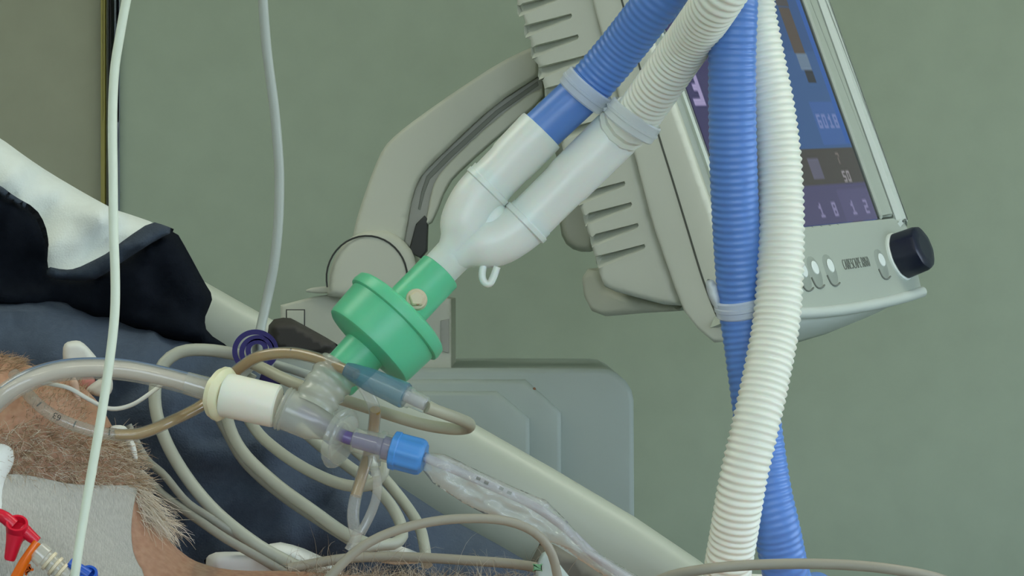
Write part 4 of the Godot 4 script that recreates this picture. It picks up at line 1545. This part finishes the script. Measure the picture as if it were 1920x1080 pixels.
func make_patient() -> void:
	# head (mostly left of the frame), face up
	cap([-370, 895, 1.62], 0.086, [-470, 850, 1.62], 0.088, 0.03)
	cap([-260, 800, 1.62], 0.066, [-60, 862, 1.62], 0.05, 0.03)
	cap([-150, 960, 1.575], 0.034, [70, 850, 1.605], 0.026, 0.03)
	cap([-150, 960, 1.665], 0.034, [70, 850, 1.635], 0.026, 0.03)
	cap([80, 788, 1.62], 0.020, [112, 800, 1.62], 0.022, 0.025)
	cap([40, 840, 1.612], 0.038, [150, 900, 1.612], 0.026, 0.03)
	cap([-20, 728, 1.62], 0.016, [10, 712, 1.645], 0.011, 0.02)        # upper lip
	cap([36, 765, 1.60], 0.008, [44, 760, 1.64], 0.008, 0.012)         # lower lip
	cap([-180, 690, 1.62], 0.014, [-80, 618, 1.62], 0.014, 0.02)       # nose
	cap([-84, 640, 1.607], 0.010, [-84, 640, 1.633], 0.010, 0.012)
	cap([-270, 690, 1.59], 0.018, [-270, 690, 1.65], 0.018, 0.03)      # brow
	cap([-215, 715, 1.59], 0.013, [-215, 715, 1.586], 0.013, 0.01)     # closed eyes
	cap([-215, 715, 1.65], 0.013, [-215, 715, 1.654], 0.013, 0.01)
	cap([-330, 930, 1.536], 0.012, [-300, 985, 1.538], 0.009, 0.012)   # ears
	cap([-330, 920, 1.704], 0.012, [-300, 975, 1.702], 0.009, 0.012)
	# neck and trunk
	cap([-140, 1060, 1.62], 0.064, [300, 1312, 1.62], 0.068, 0.04)
	cap([118, 1000, 1.615], 0.042, [300, 1262, 1.62], 0.049, 0.035)
	cap([-20, 1010, 1.58], 0.03, [330, 1290, 1.60], 0.034, 0.03)
	cap([560, 1374, 1.62], 0.094, [930, 1386, 1.62], 0.094, 0.03)
	cap([590, 1450, 1.52], 0.09, [900, 1462, 1.52], 0.094, 0.035)
	cap([590, 1390, 1.72], 0.09, [900, 1400, 1.72], 0.094, 0.035)
	cap([430, 1400, 1.45], 0.06, [430, 1340, 1.80], 0.06, 0.06)
	cap([1060, 1500, 1.53], 0.1, [1700, 1580, 1.54], 0.095, 0.04)
	cap([1060, 1455, 1.71], 0.1, [1700, 1520, 1.70], 0.095, 0.04)
	cap([440, 1440, 1.42], 0.055, [1240, 1580, 1.38], 0.042, 0.03)
	cap([1240, 1580, 1.38], 0.04, [1950, 1610, 1.42], 0.03, 0.02)
	cap([440, 1360, 1.83], 0.055, [1240, 1480, 1.86], 0.042, 0.03)
	cap([1240, 1480, 1.86], 0.04, [1950, 1540, 1.82], 0.03, 0.02)
	var mb := MB.new()
	var split := at(385, 0, 1.62).x
	nets(mb, Vector3(at(-800, 0, 1.62).x, 0.9, -1.75), Vector3(split + 0.008, 1.18, -1.5), 0.005)
	var head_n := mb.v.size()
	nets(mb, Vector3(split - 0.01, 0.76, -1.98), Vector3(0.36, 1.1, -1.28), 0.010)
	nets(mb, Vector3(at(-100, 0, 1.62).x, 0.76, -1.98), Vector3(split + 0.004, 0.905, -1.28), 0.010)
	var person := put(mb, "person", M.skin)
	tag(person, "bearded patient lying on the back with a breathing tube, bare chest", "person")
	var off := person.position
	var verts := PackedVector3Array()
	for p in mb.v:
		verts.append(p + off)
	var norms := mb.n
	# beard: short strands on jaw and chin, longer pale ones below the chin
	var tones := [Color(0.5, 0.36, 0.22), Color(0.62, 0.5, 0.34), Color(0.76, 0.67, 0.52), Color(0.34, 0.23, 0.13), Color(0.84, 0.78, 0.66)]
	var beard := poly_of([[-60, 800], [30, 795], [70, 800], [140, 812], [215, 815], [250, 830], [262, 870], [266, 905], [262, 915], [130, 912], [40, 895], [-60, 895]])
	var tail := poly_of([[222, 862], [262, 850], [280, 900], [300, 960], [300, 985], [262, 970], [250, 925], [226, 890]])
	var chin := poly_of([[48, 705], [150, 700], [165, 790], [150, 815], [60, 800], [40, 760]])
	var chest := poly_of([[560, 1050], [820, 1050], [1120, 1052], [1120, 1110], [560, 1100]])
	var hb := MB.new()
	var hc := MB.new()
	rng.seed = 77
	for k in verts.size():
		var p := verts[k]
		var q := project(p)
		var n := norms[k]
		if k < head_n and n.z > -0.35:
			if Geometry2D.is_point_in_polygon(q, beard):
				for j in 8:
					var root := p + Vector3(rng.randfn(), rng.randfn(), rng.randfn()) * 0.002
					var g := (n * 0.8 + Vector3(0.35, -0.15, 0.05) + Vector3(rng.randfn(), rng.randfn(), rng.randfn()) * 0.45).normalized()
					strand(hb, root, g, rng.randf_range(0.006, 0.014), rng.randf_range(0.00018, 0.0003), rng.randfn() * 0.7, Vector3(0.2, -0.5, 0), tones[rng.randi() % 5])
			elif Geometry2D.is_point_in_polygon(q, tail):
				for j in 14:
					var root := p + Vector3(rng.randfn(), rng.randfn(), rng.randfn()) * 0.002
					var g := (n * 0.35 + Vector3(0.45, -0.75, 0.1) + Vector3(rng.randfn(), rng.randfn(), rng.randfn()) * 0.28).normalized()
					strand(hb, root, g, rng.randf_range(0.010, 0.026), rng.randf_range(0.00018, 0.0003), rng.randfn() * 0.5, Vector3(0.1, -0.6, 0), tones[[1, 2, 2, 4, 4][rng.randi() % 5]], 5)
			elif Geometry2D.is_point_in_polygon(q, chin):
				for j in 9:
					var root := p + Vector3(rng.randfn(), rng.randfn(), rng.randfn()) * 0.002
					var g := (n + Vector3(rng.randfn(), rng.randfn(), rng.randfn()) * 0.4).normalized()
					strand(hb, root, g, rng.randf_range(0.002, 0.005), rng.randf_range(0.00014, 0.00022), rng.randfn() * 0.5, Vector3(0.4, -0.2, 0), tones[rng.randi() % 4], 2)
		if Geometry2D.is_point_in_polygon(q, chest) and n.y > 0.1:
			for j in 6:
				var root := p + Vector3(rng.randfn(), 0, rng.randfn()) * 0.006
				root -= grad(root) * field(root)
				var long := rng.randf() < 0.09
				var g := (n * (1.4 if long else 0.35) + Vector3(rng.randfn(), 0.1, rng.randfn()) * 0.6).normalized()
				strand(hc, root, g, rng.randf_range(0.018, 0.034) if long else rng.randf_range(0.008, 0.018), rng.randf_range(0.00014, 0.00024), rng.randfn() * 2.0, Vector3(0, -0.25, 0), [Color(0.36, 0.29, 0.2), Color(0.46, 0.4, 0.3), Color(0.55, 0.5, 0.4), Color(0.28, 0.22, 0.15)][rng.randi() % 4], 6)
	# moustache corner above the tube
	for k in 500:
		var root := at(rng.randf_range(-50, 36), rng.randf_range(672, 730), rng.randf_range(1.60, 1.65))
		root -= grad(root) * field(root)
		strand(hb, root, grad(root) * 0.5 + Vector3(0.5, -0.1, rng.randfn() * 0.4), rng.randf_range(0.004, 0.01), 0.00022, rng.randfn(), Vector3(0.2, -0.6, 0), tones[[0, 3, 3][rng.randi() % 3]])
	var hh := MB.new()
	for k in range(0, head_n, 2):
		var p := verts[k]
		var q := project(p)
		if q.x < -330 and q.x + (q.y - 800) * 0.45 < -345 and not (q.x > -380 and q.y > 900):
			for j in 3:
				strand(hh, p + Vector3(rng.randfn(), rng.randfn(), rng.randfn()) * 0.003, norms[k] * 0.5 + Vector3(-0.6, 0.1, rng.randfn() * 0.3), rng.randf_range(0.012, 0.024), 0.0004, rng.randfn() * 0.5, Vector3(0, -0.3, 0), tones[[0, 3, 3, 1][rng.randi() % 4]], 3)
	var hd := put(hh, "head_hair", M.hair, person)
	hd.set_meta("kind", "stuff")
	hd.set_meta("label", "short brown head hair")
	var b := put(hb, "beard", M.hair, person)
	b.set_meta("kind", "stuff")
	b.set_meta("label", "grey-blond beard hair")
	b = put(hc, "chest_hair", M.hair, person)
	b.set_meta("kind", "stuff")
	b.set_meta("label", "curly greying chest hair")

# first point of the body met along -z from in front of pixel column (px, py)
func on_body(px: float, py: float) -> Vector3:
	var eye := Vector3(0, EYE, 0)
	var dir := (at(px, py, 1.0) - eye).normalized()
	var s := 1.35
	for k in 40:
		var f := field(eye + dir * s)
		if f < 0.0003:
			break
		s += f * 0.9
		if s > 1.66:
			s = 1.66
			break
	return eye + dir * s

func make_dressings() -> void:
	var mb := MB.new()
	var wr := FastNoiseLite.new()
	wr.seed = 21
	wr.frequency = 0.012
	var lift := func(p: Vector2, e: float, h: float) -> Vector3:
		var q := on_body(p.x, p.y)
		return q + Vector3(0, 0, 1) * (h + 0.0012 * wr.get_noise_2d(p.x, p.y))
	patch(mb, smooth_poly([[-120, 880], [0, 889], [44, 888], [90, 897], [133, 907], [200, 909], [262, 909], [258, 925], [253, 942], [247, 982], [249, 1027], [258, 1052], [271, 1071], [274, 1110], [200, 1150], [0, 1160], [-120, 1130]], 1), 14.0,
		func(p: Vector2, e: float): return lift.call(p, e, 0.0055),
		func(p: Vector2, e: float): return lift.call(p, e, 0.0035), false)
	tag(put(mb, "neck_dressing", M.gauze), "white gauze dressing taped over the side of the neck", "dressing")
	mb = MB.new()
	patch(mb, smooth_poly([[-60, 826], [8, 830], [24, 838], [31, 852], [26, 876], [12, 896], [6, 925], [8, 950], [0, 965], [-60, 970]], 1), 8.0,
		func(p: Vector2, e: float): return lift.call(p, e, 0.006 + 0.005 * clampf(e / 12.0, 0.0, 1.0)),
		func(p: Vector2, e: float): return lift.call(p, e, 0.005), false)
	tag(put(mb, "tape_strip", M.tape_white), "crumpled white tape on the cheek above the gauze", "tape")
	# tube holder wings
	var t := thing("tube_holder", "white tube holder with rounded wings above and below the breathing tube", "tube holder", at(165, 745, 1.63))
	mb = MB.new()
	puff(mb, smooth_poly([[119, 690], [117, 655], [122, 642], [140, 638], [153, 640], [170, 656], [190, 682], [190, 700], [119, 700]], 1), 7.0, func(p): return 1.64, 0.003, 8.0)
	put(mb, "wing", M.tab_white, t)
	mb = MB.new()
	puff(mb, smooth_poly([[158, 732], [176, 716], [206, 700], [212, 714], [211, 734], [200, 745], [184, 744], [168, 738]], 1), 7.0, func(p): return 1.635, 0.003, 8.0)
	put(mb, "wing", M.tab_white, t)
	mb = MB.new()
	puff(mb, smooth_poly([[144, 708], [182, 706], [176, 724], [152, 738]], 1), 7.0, func(p): return 1.638, 0.002, 6.0)
	put(mb, "pink_pad", M.tab_pink, t)
	mb = MB.new()
	puff(mb, smooth_poly([[128, 708], [146, 708], [151, 745], [157, 778], [150, 772], [138, 748]], 1), 6.0, func(p): return 1.60, 0.0015, 4.0)
	tag(put(mb, "chin_tape", M.tape_skin), "narrow pale tape strip running down beside the chin", "tape")
	mb = MB.new()
	puff(mb, smooth_poly([[203, 800], [222, 796], [238, 800], [246, 818], [256, 838], [259, 868], [250, 862], [238, 836], [226, 814], [206, 808]], 1), 5.0, func(p): return 1.606, 0.003, 6.0)
	tag(put(mb, "neck_tie", M.tape_white), "white fabric tie band behind the beard under the feeding tube", "tie band")
	# stopcocks
	var d := 1.50
	var px := d / F
	var s := thing("red_stopcock", "red three-way stopcock with an open round socket at lower left", "stopcock", at(30, 1050, d))
	mb = MB.new()
	var up := Vector3(0.12, 0.72, 0.68).normalized()
	var c := at(32, 992, d)
	lathe(mb, c, up, [[-16 * px, 20 * px], [0, 21 * px], [16 * px, 21 * px], [18 * px, 20 * px], [18 * px, 16 * px], [17 * px, 15.5 * px], [2 * px, 15 * px]], 32)
	put(mb, "socket", M.tap_red, s)
	mb = MB.new()
	sweep(mb, ats([[40, 990, d], [56, 1004, d], [70, 1016, d]]), func(q, _m): return lerpf(14, 10, q) * px, 16, 0.001)
	put(mb, "arm", M.tap_red, s)
	mb = MB.new()
	sweep(mb, ats([[26, 985, d], [8, 970, d], [-20, 958, d + 0.003]]), func(q, _m): return lerpf(13, 11, q) * px, 16, 0.001)
	put(mb, "arm", M.tap_red, s)
	mb = MB.new()
	lathe(mb, at(30, 1000, d), at(18, 1050, d) - at(30, 1000, d), [[0, 19 * px], [18 * px, 15 * px], [48 * px, 11 * px], [52 * px, 9 * px]], 24)
	put(mb, "stem", M.tap_red, s)
	s = thing("orange_stopcock_lever", "glossy orange lever between the red stopcock and the ridged clear fitting", "lever", at(50, 1080, d))
	mb = MB.new()
	sweep(mb, ats([[70, 1016, d - 0.002], [58, 1034, d - 0.003], [44, 1056, d - 0.003], [30, 1084, d - 0.002], [22, 1110, d]]), func(q, _m): return lerpf(8, 12, q) * px, 14, 0.001)
	put(mb, "lever", M.tap_orange, s)
	mb = MB.new()
	box(mb, at(52, 1068, d + 0.003), Vector3(10 * px, 8 * px, 6 * px), 0.0008, Basis(Vector3(0, 0, 1), 0.6))
	put(mb, "stop", M.tap_orange, s)
	s = thing("luer_fitting", "clear ridged luer fitting with cream rings beside the orange lever", "connector", at(100, 1090, d))
	var la := at(66, 1030, d)
	var lb := at(128, 1082, d)
	var ld := (lb - la).normalized()
	mb = MB.new()
	lathe(mb, la, ld, [[0, 12 * px], [3 * px, 20 * px], [24 * px, 22 * px], [26 * px, 17 * px], [72 * px, 17 * px], [80 * px, 14 * px]], 30)
	put(mb, "body", M.tap_clear, s)
	for k in 3:
		mb = MB.new()
		lathe(mb, la + ld * (30 + 15 * k) * px, ld, [[0, 14 * px], [2 * px, 21 * px], [7 * px, 21 * px], [9 * px, 14 * px]], 28)
		put(mb, "ring", M.tap_cream, s)
	s = thing("blue_stopcock", "small blue stopcock with a dark socket behind the white line", "stopcock", at(155, 1085, d))
	mb = MB.new()
	lathe(mb, at(166, 1078, d), Vector3(0.1, 0.7, 0.7), [[-18 * px, 17 * px], [0, 18 * px], [8 * px, 17 * px], [8 * px, 12 * px], [-4 * px, 11 * px]], 26)
	put(mb, "socket", M.tap_blue, s)
	mb = MB.new()
	sweep(mb, ats([[166, 1080, d], [146, 1066, d], [130, 1054, d]]), func(q, _m): return lerpf(13, 10, q) * px, 16, 0.001)
	put(mb, "arm", M.tap_blue, s)
	# chest electrode
	s = thing("chest_electrode", "pale electrode pad with a green tab under the arching cable", "electrode", at(1030, 1085, 1.6))
	mb = MB.new()
	puff(mb, smooth_poly([[1004, 1066], [1014, 1038], [1026, 1032], [1036, 1040], [1060, 1072], [1080, 1095], [1004, 1095]], 1), 7.0, func(p): return 1.60, 0.002, 5.0)
	put(mb, "pad", M.pad_pale, s)
	mb = MB.new()
	box(mb, at(1008, 1064, 1.592), Vector3(10 * px, 8 * px, 0.001), 0.0005)
	put(mb, "tab", M.pad_green, s)


func _ready() -> void:
	rng.seed = 1
	make_materials()
	make_view()
	make_lamps()
	make_room()
	make_ventilator()
	make_monitor()
	make_bed()
	make_patient()
	make_circuit()
	make_filter()
	make_airway()
	make_feeding_tube()
	make_suction()
	make_cables()
	make_dressings()
